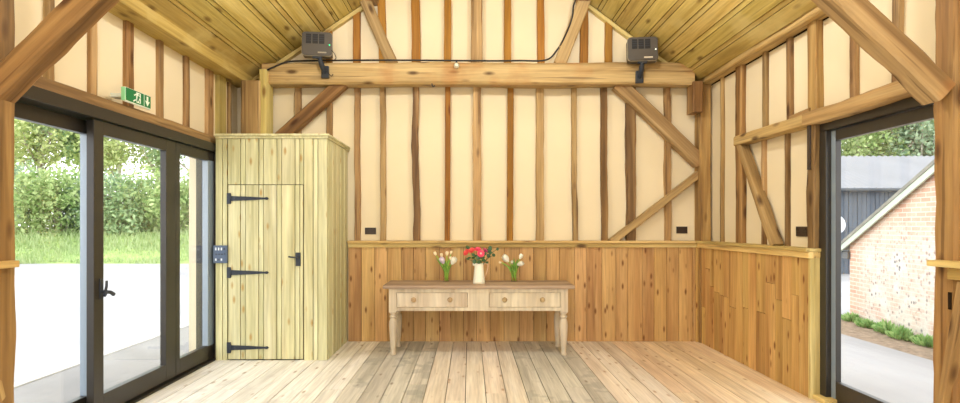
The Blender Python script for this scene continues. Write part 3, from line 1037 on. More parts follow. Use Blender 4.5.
# doorway, running figure, divider, arrow
m.poly(yz([(0.40, 0.10), (0.575, 0.10), (0.575, 0.92), (0.40, 0.92)], fx), (0.0008, 0, 0))
m.poly(yz([(0.705, 0.0), (0.72, 0.0), (0.72, 1.0), (0.705, 1.0)], fx), (0.0008, 0, 0))
m.poly(yz([(0.85, 0.10), (0.95, 0.54), (0.885, 0.48), (0.885, 0.90), (0.815, 0.90), (0.815, 0.48), (0.75, 0.54)], fx), (0.0008, 0, 0))
m.poly(yz([(0.30, 0.62), (0.38, 0.78), (0.40, 0.72), (0.34, 0.56)], fx), (0.0008, 0, 0))
m.poly(yz([(0.27, 0.14), (0.36, 0.32), (0.40, 0.26), (0.30, 0.08)], fx), (0.0008, 0, 0))
m.build('white_symbols', 'sign_white', ex)
m = MB()
g = fx + 0.0009
def dot(ca, cb, ra, rb, n=10):
    return [(ca + ra * math.cos(2 * math.pi * k / n), cb + rb * math.sin(2 * math.pi * k / n)) for k in range(n)]
m.poly(yz(dot(0.505, 0.78, 0.022, 0.075), g), (0.0006, 0, 0))
m.poly(yz([(0.45, 0.66), (0.52, 0.66), (0.50, 0.38), (0.44, 0.40)], g), (0.0006, 0, 0))
m.poly(yz([(0.52, 0.64), (0.56, 0.50), (0.55, 0.46), (0.505, 0.56)], g), (0.0006, 0, 0))
m.poly(yz([(0.45, 0.42), (0.50, 0.40), (0.54, 0.18), (0.51, 0.14)], g), (0.0006, 0, 0))
m.poly(yz([(0.44, 0.42), (0.47, 0.40), (0.44, 0.16), (0.405, 0.16)], g), (0.0006, 0, 0))
m.build('running_figure', 'sign_green', ex)

# ------------------------------------------------------------------ heaters
def heater(px, py, Y, rotz, led, mark, label, leftside):
    c = P(px, py, Y)
    t = thing('wall_heater', label, 'heater', (c.x, c.y, c.z))
    R = Matrix.Translation(c) @ Matrix.Rotation(rotz, 4, 'Z') @ Matrix.Rotation(math.radians(-6), 4, 'X')
    W, Hh = 0.155, 0.128
    def rrect(w, h, rad, n=5):
        pts = []
        for cx_, cz_, a0 in ((w - rad, h - rad, 0), (-w + rad, h - rad, 90), (-w + rad, -h + rad, 180), (w - rad, -h + rad, 270)):
            for k in range(n + 1):
                a = math.radians(a0 + 90 * k / n)
                pts.append((cx_ + rad * math.cos(a), cz_ + rad * math.sin(a)))
        return pts
    def prism(w, h, rad, y0, y1):
        m = MB()
        m.poly([R @ Vector((a, y0, b)) for a, b in rrect(w, h, rad)], R.to_3x3() @ Vector((0, y1 - y0, 0)))
        return m
    prism(W, Hh, 0.035, -0.05, 0.06).build('casing', 'heater', t, bevel=0.006)
    prism(W + 0.004, Hh + 0.004, 0.037, -0.035, -0.02).build('rim', 'heater_lip', t)
    for k in (-1, 0, 1):
        m = MB()
        x0 = -0.018 + k * 0.068
        m.box(x0 - 0.028, x0 + 0.028, -0.0525, -0.048, -0.005, 0.102, mtx=R)
        g = m.build('grille_slot', 'black', t)
        b = MB()
        for q in range(3):
            zz = 0.028 + q * 0.024
            b.box(x0 - 0.025, x0 + 0.025, -0.0545, -0.0525, zz, zz + 0.003, mtx=R)
        b.build('grille_bars', 'iron', g)
    MB().box(0.125, 0.137, -0.0545, -0.049, -0.02, -0.008, mtx=R).build('indicator_light', led, t)
    MB().box(0.01, 0.10, -0.0515, -0.049, -0.106, -0.092, mtx=R).build('maker_mark', 'mark' if mark else 'heater_lip', t)
    m = MB()
    m.box(-0.05, 0.05, -0.02, 0.02, -Hh - 0.02, -Hh + 0.002, mtx=R)
    a = R @ Vector((0.0 if not leftside else 0.02, 0.0, -Hh - 0.01))
    b = Vector((c.x + (0.06 if leftside else -0.0), 6.085, c.z - 0.28))
    m.tube([a, a.lerp(b, 0.5) + Vector((0, -0.02, 0)), b], [0.022, 0.030, 0.026], 8)
    m.box(b.x - 0.04, b.x + 0.04, 6.06, 6.10, b.z - 0.05, b.z + 0.08)
    m.build('bracket', 'iron', t, bevel=0.004)
heater(317.5, 45.2, 5.99, math.radians(8), 'led', False, 'grey heater with a green light on the left end of the tie beam', True)
heater(642, 50.2, 5.99, math.radians(-6), 'led_white', True, 'grey heater with a pale mark on the right end of the tie beam', False)

# cables
def cable(pts, rad, name, label):
    m = MB()
    sm = []
    pts = [Vector(p) for p in pts]
    for i in range(len(pts) - 1):
        p0, p1, p2, p3 = pts[max(i - 1, 0)], pts[i], pts[i + 1], pts[min(i + 2, len(pts) - 1)]
        for k in range(6):
            t = k / 6
            sm.append(0.5 * ((2 * p1) + (p2 - p0) * t + (2 * p0 - 5 * p1 + 4 * p2 - p3) * t * t + (-p0 + 3 * p1 - 3 * p2 + p3) * t ** 3))
    sm.append(pts[-1])
    m.tube(sm, rad, 6)
    o = m.build(name, 'black')
    return tag(o, label, 'cable')
cable([P(577, -4, 6.12), P(573.5, 6, 6.12), P(572, 18, 6.12), P(566, 34, 6.12), P(557, 50, 6.11), P(546, 60, 6.11), P(520, 60.6, 6.12), P(500, 60.9, 6.12), P(480, 60.8, 6.12), P(440, 60.5, 6.12), P(400, 60.2, 6.12),
       P(350, 60.3, 6.12), P(305, 60.8, 6.12), P(288, 61.8, 6.10), P(276, 66, 6.08), P(265, 71, 6.06)], 0.0095, 'power_cable', 'black cable lying along the top of the tie beam and up the right strut')
cable([P(331, 50, 5.93), P(334, 53, 5.95), P(336, 58, 6.02), P(333, 60.5, 6.08)], 0.004, 'power_cable', 'short thin flex looping from the left heater to the tie beam')
cable([P(321, 60, 6.05), P(328, 72, 6.05), P(331, 76, 6.06), P(333, 74, 6.07)], 0.004, 'power_cable', 'short thin flex hanging at the left heater bracket')
# fixings on the tie beam
c = P(456.5, 66, 6.09)
t = thing('spot_lamp', 'small round fitting on the face of the tie beam near its middle', 'light fitting', c)
m = MB().lathe([(0.030, 0), (0.030, 0.02), (0.022, 0.035), (0.022, 0.05), (0.004, 0.055)], c, 12, mtx=Matrix.Rotation(math.pi / 2, 3, 'X'))
m.build('lamp_body', 'enamel', t)
MB().box(c.x - 0.01, c.x + 0.01, c.y - 0.02, c.y, c.z + 0.02, c.z + 0.05).build('mount', 'iron', t)
c = P(432, 85.5, 6.12)
m = MB().tube([c + Vector((0, 0, 0.03)), c, c + Vector((0.015, 0, -0.015)), c + Vector((0.03, 0, 0))], 0.006, 6)
tag(m.build('hook', 'iron'), 'small dark hook under the tie beam left of its middle', 'hook')

# ------------------------------------------------------------------ table
TF, TBK = 5.53, 6.05
tb = thing('console_table', 'long cream painted table with two drawers and a bare wooden top', 'table', (0.085, 5.8, 0))
m = MB()
yy = [TF, 5.70, 5.88, TBK]
for i in range(3):
    m.box(-0.862, 1.037, yy[i] + 0.0008, yy[i + 1] - 0.0008, 0.668, 0.703, 0.2 + 0.3 * i)
m.build('tabletop', 'table_top', tb, bevel=0.006)
FX = 5.56
LX = (-0.768, 0.936)
LY = (FX + 0.04, 5.985)
m = MB()
zt = 0.668
x0, x1 = LX[0] + 0.036, LX[1] - 0.036
d1l, d1r, d2l, d2r = -0.728, -0.022, 0.19, 0.897
zd0, zd1 = 0.482, 0.628
m.box(x0, x1, FX, FX + 0.022, zd1, zt)
m.box(x0, x1, FX, FX + 0.022, 0.447, zd0)
m.box(d1r, d2l, FX, FX + 0.022, zd0, zd1)
m.box(x0, d1l, FX, FX + 0.022, zd0, zd1)
m.box(d2r, x1, FX, FX + 0.022, zd0, zd1)
m.box(x0, x1, 5.985, 6.01, 0.447, zt)
for xs in LX:
    m.box(xs - 0.012, xs + 0.012, LY[0], LY[1], 0.447, zt)
m.box(x0, x1, FX + 0.3, FX + 0.31, 0.47, zt)
m.build('apron', 'table_paint', tb, bevel=0.002)
for a, b in ((d1l, d1r), (d2l, d2r)):
    m = MB().box(a + 0.003, b - 0.003, FX + 0.004, FX + 0.3, zd0 + 0.003, zd1 - 0.003, 0.5)
    dr = m.build('drawer', 'table_paint', tb, bevel=0.003)
    for q in ((0.24, 0.75) if a < 0 else (0.215, 0.745)):
        kx = a + (b - a) * q
        MB().lathe([(0.020, 0), (0.014, 0.006), (0.012, 0.016), (0.022, 0.024), (0.026, 0.034), (0.020, 0.042), (0.004, 0.045)],
                   (kx, FX + 0.004, (zd0 + zd1) / 2 + 0.006), 14, mtx=Matrix.Rotation(math.pi / 2, 3, 'X')).build('knob', 'knob', dr)
for xs in LX:
    for ys in LY:
        m = MB()
        m.box(xs - 0.038, xs + 0.038, ys - 0.038, ys + 0.038, 0.43, zt)
        prof = [(0.030, 0.0), (0.032, 0.012), (0.026, 0.03), (0.024, 0.05), (0.029, 0.10), (0.036, 0.20), (0.041, 0.29), (0.039, 0.335),
                (0.030, 0.362), (0.024, 0.370), (0.036, 0.380), (0.037, 0.390), (0.026, 0.400), (0.026, 0.408), (0.036, 0.418), (0.037, 0.43)]
        m.lathe(prof, (xs, ys, 0), 20)
        m.build('leg', 'table_paint', tb, bevel=0.003)

# ------------------------------------------------------------------ vases and flowers
TZ = 0.703
def vase(c, label):
    t = thing('glass_vase', label, 'vase', c)
    m = MB()
    n = 20
    prof = [(0.001, 0.004), (0.030, 0.004), (0.033, 0.10), (0.040, 0.17), (0.043, 0.17), (0.036, 0.10), (0.033, 0.0), (0.001, 0.0)]
    m.lathe(prof, c, n)
    m.build('vessel', 'vase_glass', t)
    return t

def bezier(a, b, lift, n=8):
    a, b = Vector(a), Vector(b)
    c = Vector(lift)
    return [a * (1 - t) ** 2 + c * 2 * t * (1 - t) + b * t * t for t in [i / n for i in range(n + 1)]]

def petal_cup(m, base, axis, R, Lh, n=6, open_=0.0, seed=0):
    axis = Vector(axis).normalized()
    ref = Vector((0.3, 0.9, 0.1))
    u = axis.cross(ref).normalized()
    v = axis.cross(u).normalized()
    for k in range(n):
        a0 = 2 * math.pi * k / n + seed
        rs = 1.0 if k % 2 else 0.86
        vs, fs = [], []
        nu, nv = 4, 7
        for j in range(nv + 1):
            t = j / nv
            rad = R * rs * (math.sin(math.pi * (0.10 + 0.68 * t)) + open_ * t * t)
            half = math.radians(44) * (1 - (2 * t - 0.9) ** 2 * 0.45) * (1 if t < 0.97 else 0.15)
            for i in range(nu + 1):
                a = a0 + (i / nu * 2 - 1) * half
                vs.append(Vector(base) + axis * (Lh * t * rs ** 0.3) + (u * math.cos(a) + v * math.sin(a)) * rad)
        for j in range(nv):
            for i in range(nu):
                q = j * (nu + 1) + i
                fs.append((q, q + 1, q + nu + 2, q + nu + 1))
        m.add(vs, fs, 0, True)

def blade(m, path, wid):
    vs, fs = [], []
    side = Vector((0.7, 0.7, 0))
    n = len(path)
    for i, p in enumerate(path):
        t = i / (n - 1)
        w = wid * math.sin(math.pi * (0.12 + 0.86 * t))
        d = (path[min(i + 1, n - 1)] - path[max(i - 1, 0)]).normalized()
        s = d.cross(Vector((0.2, -1, 0.1))).normalized()
        vs += [p - s * w, p + Vector((0, 0.006, 0)), p + s * w]
    for i in range(n - 1):
        for j in (0, 1):
            fs.append((i * 3 + j, i * 3 + j + 1, i * 3 + j + 4, i * 3 + j + 3))
    m.add(vs, fs, 0, True)

def tulip(vc, px, py, Y, size, axis, pet, label, group, leaf=True, seed=0):
    size *= 1.15
    head = P(px, py, Y)
    rr = random.Random(seed)
    ba = vc + Vector((rr.uniform(-.018, .018), rr.uniform(-.018, .018), 0.008))
    ax = Vector(axis).normalized()
    b0 = head - ax * size * 0.55
    t = thing('tulip', label, 'flower', ba, group)
    lift = vc + Vector(((b0.x - vc.x) * 0.25, (b0.y - vc.y) * 0.25, 0.17))
    path = bezier(ba, b0, lift)
    MB().tube(path, 0.0058, 6).build('stem', 'stem', t)
    m = MB()
    petal_cup(m, b0 - ax * 0.004, ax, size * 0.40, size * 1.1, seed=seed)
    m.build('bloom', pet, t)
    if leaf:
        m = MB()
        tip = b0 + Vector((rr.uniform(-.03, .03), rr.uniform(-.02, .02), -0.01 - rr.random() * 0.04))
        blade(m, bezier(ba + Vector((0, 0, 0.03)), tip, lift + Vector((rr.uniform(-.02, .02), -0.01, 0.0)), 9), 0.011)
        m.build('leaf', 'leafgreen', t)

vL = Vector((-0.25, 5.92, TZ))
vR = Vector((0.467, 5.92, TZ))
vase(vL, 'clear glass vase of cream and lilac tulips on the left of the table')
vase(vR, 'clear glass vase of white tulips on the right of the table')
GL = 'tulips in the left glass vase'
GR = 'tulips in the right glass vase'
for i, (px, py, sz, ax, pt, lab) in enumerate((
        (435.0, 253.2, 0.036, (-0.5, 0, 1), 'pet_cream', 'small cream tulip leaning furthest left in the left vase'),
        (441.4, 254.7, 0.036, (-0.2, 0, 1), 'pet_cream', 'small cream tulip above the lilac bloom in the left vase'),
        (447.0, 253.0, 0.038, (0.05, 0, 1), 'pet_cream', 'upright cream tulip in the top middle of the left vase'),
        (451.2, 252.2, 0.032, (0.25, 0, 1), 'pet_cream', 'small cream tulip at top right of the left vase'),
        (442.0, 260.0, 0.062, (-0.45, -0.3, 1), 'pet_lilac', 'large lilac white tulip low on the left of the left vase'),
        (450.5, 257.8, 0.036, (0.1, -0.2, 1), 'pet_cream', 'cream tulip just beside the big pale bloom, left vase'),
        (453.8, 260.4, 0.070, (0.5, -0.2, 1), 'pet_white', 'large pale tulip leaning right in the left vase'))):
    tulip(vL, px, py, 5.92 - (0.02 if sz > 0.05 else -0.01), sz, ax, pt, lab, GL, True, i)
for i, (px, py, sz, ax, pt, lab) in enumerate((
        (505.5, 258.2, 0.076, (-0.75, -0.2, 0.9), 'pet_white', 'largest white tulip leaning left in the right vase'),
        (499.8, 262.4, 0.026, (-1, 0, 0.1), 'pet_cream', 'tiny bud drooping furthest left from the right vase'),
        (512.0, 262.0, 0.036, (-0.1, -0.5, 0.8), 'pet_white', 'small white tulip low in the middle of the right vase'),
        (521.0, 256.0, 0.048, (0.4, 0, 1), 'pet_white', 'white tulip at top right of the right vase'),
        (520.8, 263.6, 0.060, (0.7, -0.4, 0.3), 'pet_white', 'round white tulip drooping low on the right of the right vase'))):
    tulip(vR, px, py, 5.92 - (0.02 if sz > 0.05 else -0.01), sz, ax, pt, lab, GR, True, 20 + i)
# loose leaves of the right bunch
for i, (px, py) in enumerate(((514, 257.5), (518, 259))):
    m = MB()
    blade(m, bezier(vR + Vector((0, 0, 0.04)), P(px, py, 5.90), vR + Vector((0.0, -0.01, 0.17)), 9), 0.013)
    tag(m.build('tulip_leaf', 'leafgreen'), ['upright green leaf in the middle of the right vase', 'green leaf leaning right in the right vase'][i], 'leaf')

# jug
jc = Vector((0.092, 5.725, TZ))
jg = thing('enamel_jug', 'tall off white enamel jug holding red flowers in the table middle', 'jug', jc)
m = MB()
m.lathe([(0.001, 0.003), (0.055, 0.003), (0.058, 0.02), (0.0425, 0.185), (0.044, 0.207), (0.0465, 0.207), (0.045, 0.185), (0.061, 0.02), (0.061, 0.0), (0.001, 0.0)], jc, 28)
m.build('body', 'enamel', jg)
m = MB()
m.poly([jc + Vector((-0.040, -0.012, 0.206)), jc + Vector((-0.040, 0.012, 0.206)), jc + Vector((-0.066, 0, 0.214))], (0, 0, -0.03))
m.build('spout', 'enamel', jg, bevel=0.003)
m = MB()
m.tube([jc + Vector(p) for p in ((0.043, 0, 0.19), (0.07, 0, 0.205), (0.092, 0, 0.195), (0.092, 0, 0.17), (0.078, 0, 0.11), (0.060, 0, 0.055))], [0.006, 0.006, 0.0065, 0.0065, 0.006, 0.005], 8)
m.build('handle', 'enamel_dark', jg)

def daisy(px, py, Y, rad, axis, pet, label, seed, layers=3, centre='pet_centre'):
    rad *= 1.2
    head = P(px, py, Y)
    ba = jc + Vector((random.Random(seed).uniform(-.02, .02), random.Random(seed + 1).uniform(-.02, .02), 0.02))
    t = thing('gerbera', label, 'flower', ba, 'red and pink flowers in the jug')
    ax = Vector(axis).normalized()
    MB().tube(bezier(ba, head - ax * 0.01, jc + Vector((0, 0, 0.22))), 0.004, 6).build('stem', 'stem', t)
    u = ax.cross(Vector((0.2, 0.3, 0.93))).normalized()
    v = ax.cross(u).normalized()
    m = MB()
    for l in range(layers):
        n = 14 - 2 * l
        R = rad * (1 - 0.2 * l)
        for k in range(n):
            a = 2 * math.pi * (k + 0.5 * l) / n
            d = u * math.cos(a) + v * math.sin(a)
            s = ax.cross(d)
            w = R * 0.24
            up_ = 0.18 + 0.28 * l
            pts = [head + d * R * 0.12 - s * w * 0.5, head + d * R * 0.12 + s * w * 0.5,
                   head + d * R * 0.62 + s * w + ax * R * up_ * 0.8, head + d * R + ax * R * up_ + s * w * 0.35,
                   head + d * R - s * w * 0.35 + ax * R * up_, head + d * R * 0.62 - s * w + ax * R * up_ * 0.8]
            m.add(pts, [(0, 1, 2, 5), (5, 2, 3, 4)], 0, True)
    m.build('petals', pet, t)
    rot = Vector((0, 0, 1)).rotation_difference(ax).to_matrix()
    MB().lathe([(rad * 0.30, 0.0), (rad * 0.28, rad * 0.22), (rad * 0.15, rad * 0.36), (0.0005, rad * 0.4)], head, 10, mtx=rot).build('flower_centre', centre, t)
daisy(466.6, 252.6, 5.70, 0.033, (-0.7, -0.6, 0.5), 'pet_red', 'coral red flower furthest left in the jug', 1, centre='pet_red')
daisy(471.6, 250.6, 5.71, 0.031, (-0.3, -0.7, 0.7), 'pet_red', 'coral red flower second from the left in the jug', 2, centre='pet_red')
daisy(477.6, 249.6, 5.72, 0.031, (0, -0.6, 0.9), 'pet_pink', 'deep pink flower at the top middle of the jug bouquet', 3, centre='pet_pink')
daisy(480.8, 253.6, 5.67, 0.033, (0.1, -1, 0.25), 'pet_pink', 'big open pink flower with a pale centre, front of the jug', 4)
daisy(485.0, 250.6, 5.72, 0.027, (0.5, -0.5, 0.8), 'pet_mauve', 'mauve pink flower at the right of the jug bouquet', 5, centre='pet_mauve')

def sprig(pts, mat, lr, label, seed, round_=True):
    rr = random.Random(seed)
    ba = jc + Vector((rr.uniform(-.015, .015), rr.uniform(-.015, .015), 0.03))
    t = thing('leafy_sprig', label, 'foliage', ba, 'green sprigs in the jug')
    tip = P(*pts[-1])
    path = bezier(ba, tip, jc + Vector(((tip.x - jc.x) * 0.1, (tip.y - jc.y) * 0.2, 0.24)), 10)
    MB().tube(path, 0.0028, 5).build('stem', 'foliage_dark', t)
    for (px, py, Y) in pts:
        for _ in range(2):
            c = P(px + rr.uniform(-0.8, 0.8), py + rr.uniform(-0.8, 0.8), Y + rr.uniform(-0.02, 0.02))
            nn = Vector((rr.uniform(-.5, .5), -1, rr.uniform(-.4, .5))).normalized()
            u = nn.cross(Vector((0, 0, 1))).normalized()
            v = nn.cross(u)
            m = MB()
            n = 10
            vs = [c + nn * 0.004] + [c + (u * math.cos(2 * math.pi * k / n) * lr + v * math.sin(2 * math.pi * k / n) * lr * (1 if round_ else 0.62)) for k in range(n)]
            m.add(vs, [(0, 1 + k, 1 + (k + 1) % n) for k in range(n)], 0, True)
            m.build('leaf', mat, t)
sprig([(484, 254, 5.74), (489.5, 248.5, 5.74), (488.5, 251, 5.74)], 'euca', 0.021, 'round leaved sprig standing up right of the mauve flower', 1)
sprig([(489, 256, 5.72), (493.6, 255.2, 5.70)], 'euca', 0.019, 'round leaved sprig reaching low right over the jug handle', 2)
sprig([(490.5, 253, 5.75), (497, 249.2, 5.75)], 'euca', 0.015, 'thin sprig reaching furthest right from the jug', 3)
sprig([(470, 249.5, 5.76), (467.8, 247.6, 5.76)], 'foliage_dark', 0.016, 'dark sprig poking up behind the coral flowers', 4)
sprig([(473, 257, 5.69), (469.5, 258.2, 5.69), (467.2, 259.4, 5.69)], 'foliage_dark', 0.017, 'dark sprig drooping low left of the jug rim', 5, False)
sprig([(478, 258, 5.68), (474.2, 261.2, 5.665)], 'euca', 0.021, 'round leaf sprig hanging over the front left of the jug rim', 6)
sprig([(481, 258, 5.68), (479, 261.5, 5.67), (483, 260.5, 5.68)], 'foliage_dark', 0.019, 'dark leaves massed at the front of the jug rim', 7)
sprig([(484, 257, 5.69), (487.4, 262.2, 5.69)], 'foliage_dark', 0.016, 'dark sprig drooping low right of the jug rim', 8, False)
sprig([(474, 254.5, 5.69), (476.5, 256, 5.68)], 'foliage_dark', 0.020, 'dark leaves between the coral and pink flowers', 9, False)

# ------------------------------------------------------------------ outdoors, left
m = MB().box(-45, -4.02, -12, 21.2, -0.5, -0.10)
m.box(-60, -45, -12, 21.2, -0.5, -0.10)
tag(m.build('yard_ground', 'asphalt'), 'bright pale concrete yard outside the left doors', 'ground', kind='structure')
m = MB().box(-3.90, -2.66, -10, 9, -0.5, -0.10)
tag(m.build('paving', 'paving'), 'grey paving strip outside along the left doors', 'ground', kind='structure')
m = MB().box(-4.02, -3.90, -10, 9, -0.5, -0.085)
m.box(-4.02, -2.66, 9, 21.2, -0.5, -0.10)
tag(m.build('kerb', 'kerb', bevel=0.01), 'pale kerb line between the paving and the yard', 'kerb', kind='structure')

bank = MB()
nx, ny = 40, 10
def bank_z(x, y):
    t = max(0.0, min(1.0, (y - 20.4) / 4.2))
    return -0.12 + 1.15 * t * t * (3 - 2 * t) + 0.10 * mnoise.noise(Vector((x * 0.5, y * 0.5, 0))) * min(1, (y - 20.0))
vs, fs = [], []
for j in range(ny + 1):
    for i in range(nx + 1):
        x = -46 + i * 1.1
        y = 20.2 + j * 2.0 + (0.5 * mnoise.noise(Vector((x * 0.4, 1.0, 0))) if j == 0 else 0)
        vs.append((x, y, bank_z(x, y)))
for j in range(ny):
    for i in range(nx):
        q = j * (nx + 1) + i
        fs.append((q, q + 1, q + nx + 2, q + nx + 1))
bank.add(vs, fs, 0, True)
tag(bank.build('grass_bank', 'soil'), 'grassy bank rising beyond the yard, below the hedge', 'bank', kind='structure')

gm = MB()
rr = random.Random(21)
for _ in range(9000):
    y = 20.3 + abs(rr.gauss(0, 2.2))
    x = rr.uniform(-0.92, -0.42) * y
    y += 0.9 * mnoise.noise(Vector((x * 0.45, 4.0, 0)))
    z = bank_z(x, y)
    h = rr.uniform(0.08, 0.28)
    a = rr.uniform(0, math.pi)
    w = rr.uniform(0.02, 0.05)
    dx, dy = math.cos(a) * w, math.sin(a) * w
    lx, ly = rr.uniform(-.1, .1), rr.uniform(-.1, .1)
    gm.add([(x - dx, y - dy, z - 0.02), (x + dx, y + dy, z - 0.02), (x + lx, y + ly, z + h)], [(0, 1, 2)], rr.random())
tag(gm.build('grass', 'grass'), 'pale green long grass covering the bank beyond the yard', 'grass', kind='stuff')

def leafcloud(m, c, rad, n, size, rr, hollow=0.55):
    c = Vector(c)
    for _ in range(n):
        d = Vector((rr.gauss(0, 1), rr.gauss(0, 1), rr.gauss(0, 1))).normalized()
        lump = 1.0 + 0.28 * mnoise.noise(d * 2.6 + c * 0.37)
        q = (hollow + (1 - hollow) * rr.random() ** 0.6) * lump
        p = c + Vector((d.x * rad[0], d.y * rad[1], d.z * rad[2])) * q
        s = size * rr.uniform(0.6, 1.4)
        u = Vector((rr.gauss(0, 1), rr.gauss(0, 1), rr.gauss(0, 1))).normalized()
        v = u.cross(Vector((rr.gauss(0, 1), rr.gauss(0, 1), rr.gauss(0, 1)))).normalized()
        m.add([p - u * s, p + v * s * 0.55, p + u * s, p - v * s * 0.55], [(0, 1, 2, 3)], rr.random())

def bush(c, rad, n, size, mat, label, group, seed, lobes=4):
    rr = random.Random(seed)
    c = Vector(c)
    t = thing('hedge_bush', label, 'bush', (c.x, c.y, bank_z(c.x, c.y)), group)
    m = MB()
    leafcloud(m, c, rad, n // 2, size, rr, 0.3)
    for k in range(lobes):
        a = rr.uniform(0, 2 * math.pi)
        cc = c + Vector((math.cos(a) * rad[0] * 0.55, math.sin(a) * rad[1] * 0.5 - rad[1] * 0.2, rr.uniform(-0.4, 0.55) * rad[2]))
        leafcloud(m, cc, [q * 0.55 for q in rad], n // (2 * lobes), size, rr, 0.4)
    m.build('foliage', mat, t)
    b = MB()
    for k in range(4):
        b.tube([(c.x + rr.uniform(-.2, .2), c.y, bank_z(c.x, c.y) - 0.1), c + Vector((rr.uniform(-.6, .6) * rad[0], rr.uniform(-.3, .3), rr.uniform(0, .5) * rad[2]))], [0.06, 0.02], 5)
    b.build('stems', 'bark', t)

def pick(px, Y):
    return (px - CX) / F * Y
GB = 'bushes of the hedge beyond the yard'
bl = [
    (-35, 25.2, 2.4, 2.3, 1.7, 'leaf_mid', 'hedge bush furthest left, mostly hidden by the near left post'),
    (22, 25.0, 2.0, 2.4, 1.8, 'leaf_grey', 'grey green hedge bush seen at the left edge of the first pane'),
    (62, 24.6, 1.9, 2.3, 1.6, 'leaf_bright', 'bright green hedge bush in the middle of the first pane'),
    (96, 25.4, 1.8, 2.5, 1.7, 'leaf_grey', 'grey green hedge bush behind the stiles of the first two panes'),
    (122, 24.8, 1.7, 2.2, 1.5, 'leaf_mid', 'mid green hedge bush at the left of the middle pane'),
    (150, 25.2, 1.8, 2.4, 1.7, 'leaf_bright', 'bright green hedge bush at the right of the middle pane'),
    (185, 25.0, 1.8, 2.3, 1.6, 'leaf_bright', 'bright green hedge bush seen through the last pane by the cupboard'),
    (225, 25.4, 1.9, 2.4, 1.7, 'leaf_mid', 'hedge bush furthest right, hidden behind the cupboard'),
]
for i, (px, Y, rx, zt_, rz, mt, lab) in enumerate(bl):
    x = pick(px, Y)
    bush((x, Y, 0.35 + rz), (rx, 1.3, rz + 0.15), 4200, 0.10, mt, lab, GB, 40 + i)

def tree(name, base, h, crown, n, size, mat, label, group, seed, bare=6, trunk=0.16):
    rr = random.Random(seed)
    b = Vector(base)
    t = thing(name, label, 'tree', b, group)
    tr = MB()
    top = b + Vector((rr.uniform(-.5, .5), 0, h * 0.8))
    tr.tube([b - Vector((0, 0, 0.3)), b.lerp(top, 0.4) + Vector((rr.uniform(-.3, .3), 0, 0)), top], [trunk, trunk * 0.7, trunk * 0.25], 7)
    cc = b + Vector((0, 0, h * 0.68))
    ends = []
    for k in range(bare):
        a = rr.uniform(0, 2 * math.pi)
        s = b.lerp(top, rr.uniform(0.25, 0.75))
        e = cc + Vector((math.cos(a) * crown[0] * rr.uniform(.5, .95), math.sin(a) * crown[1] * rr.uniform(.5, .9), rr.uniform(-.7, .8) * crown[2]))
        mid = s.lerp(e, 0.5) + Vector((rr.uniform(-.3, .3), rr.uniform(-.3, .3), rr.uniform(-.1, .5)))
        tr.tube([s, mid, e], [trunk * 0.42, trunk * 0.26, trunk * 0.08], 5)
        ends.append(e)
        for _ in range(2):
            e2 = mid + Vector((rr.uniform(-1, 1), rr.uniform(-.8, .8), rr.uniform(-.4, 1.0)))
            tr.tube([mid, e2], [trunk * 0.18, trunk * 0.05], 4)
            ends.append(e2)
    tr.build('trunk', 'bark', t)
    m = MB()
    for e in ends:
        leafcloud(m, e, [q * 0.34 for q in crown], n // len(ends), size, rr, 0.1)
    m.build('foliage', mat, t)
GT = 'trees behind the hedge'
for i, (px, Y, h, mt, lab) in enumerate((
        (-20, 29, 8.5, 'leaf_yellow', 'tree behind the hedge at far left, hidden by the near left post'),
        (40, 28.5, 8.5, 'leaf_yellow', 'loose leaved tree above the hedge in the first pane'),
        (84, 29, 9.0, 'leaf_mid', 'tree with bare pale boughs above the hedge beside the first stile'),
        (120, 28.5, 8.8, 'leaf_yellow', 'tree with bare pale boughs in the top of the middle pane'),
        (158, 29, 8.5, 'leaf_yellow', 'yellow green tree above the hedge at the right of the middle pane'),
        (200, 28.5, 8.5, 'leaf_mid', 'tree above the hedge seen in the last pane by the cupboard'))):
    tree('hedge_tree', (pick(px, Y), Y, 0.9), h, (2.6, 1.8, 3.2), 4600, 0.11, mt, lab, GT, 70 + i, bare=9, trunk=0.17)

# ------------------------------------------------------------------ outdoors, right
m = MB()
m.poly([(2.79, -8, -0.5), (2.79, -8, -0.10), (4.2, -8, -0.16), (6.0, -8, -0.45), (40, -8, -0.45), (40, -8, -0.5)], (0, 48, 0))
tag(m.build('drive_ground', 'asphalt'), 'pale drive outside the right glazed door', 'ground', kind='structure')
wa = Vector((7.02, 10.35, 0))
wb = Vector((6.45, 6.15, 0))
wd = (wb - wa).normalized()
# wall frame: local -Y runs from the far corner towards the camera
ang = math.atan2(wd.x, -wd.y)
bld = thing('outbuilding', 'brick and flint outbuilding with a sloping verge outside the right door', 'building', (wa.x, wa.y, -0.45))
bld.rotation_euler = (0, 0, ang)
GW, ZE, ZR = 8.6, 1.42, 3.52       # gable width, eave and ridge height above its ground
m = MB()
m.poly([(0, 0, -0.1), (0, -GW, -0.1), (0, -GW, ZE), (0, -GW / 2, ZR), (0, 0, ZE)], (0.25, 0, 0))
def local(mb, name, mat, par, bevel=0.0):
    o = mb.build(name, mat, None, (0, 0, 0), bevel)
    o.parent = par
    return o
local(m, 'gable_wall', 'brick', bld)
m = MB()
m.box(0.25, 5.0, -0.25, 0, -0.1, ZE)
m.box(0.25, 5.0, -GW, -GW + 0.25, -0.1, ZE)
local(m, 'side_wall', 'brick', bld)
slope = (ZR - ZE) / (GW / 2)
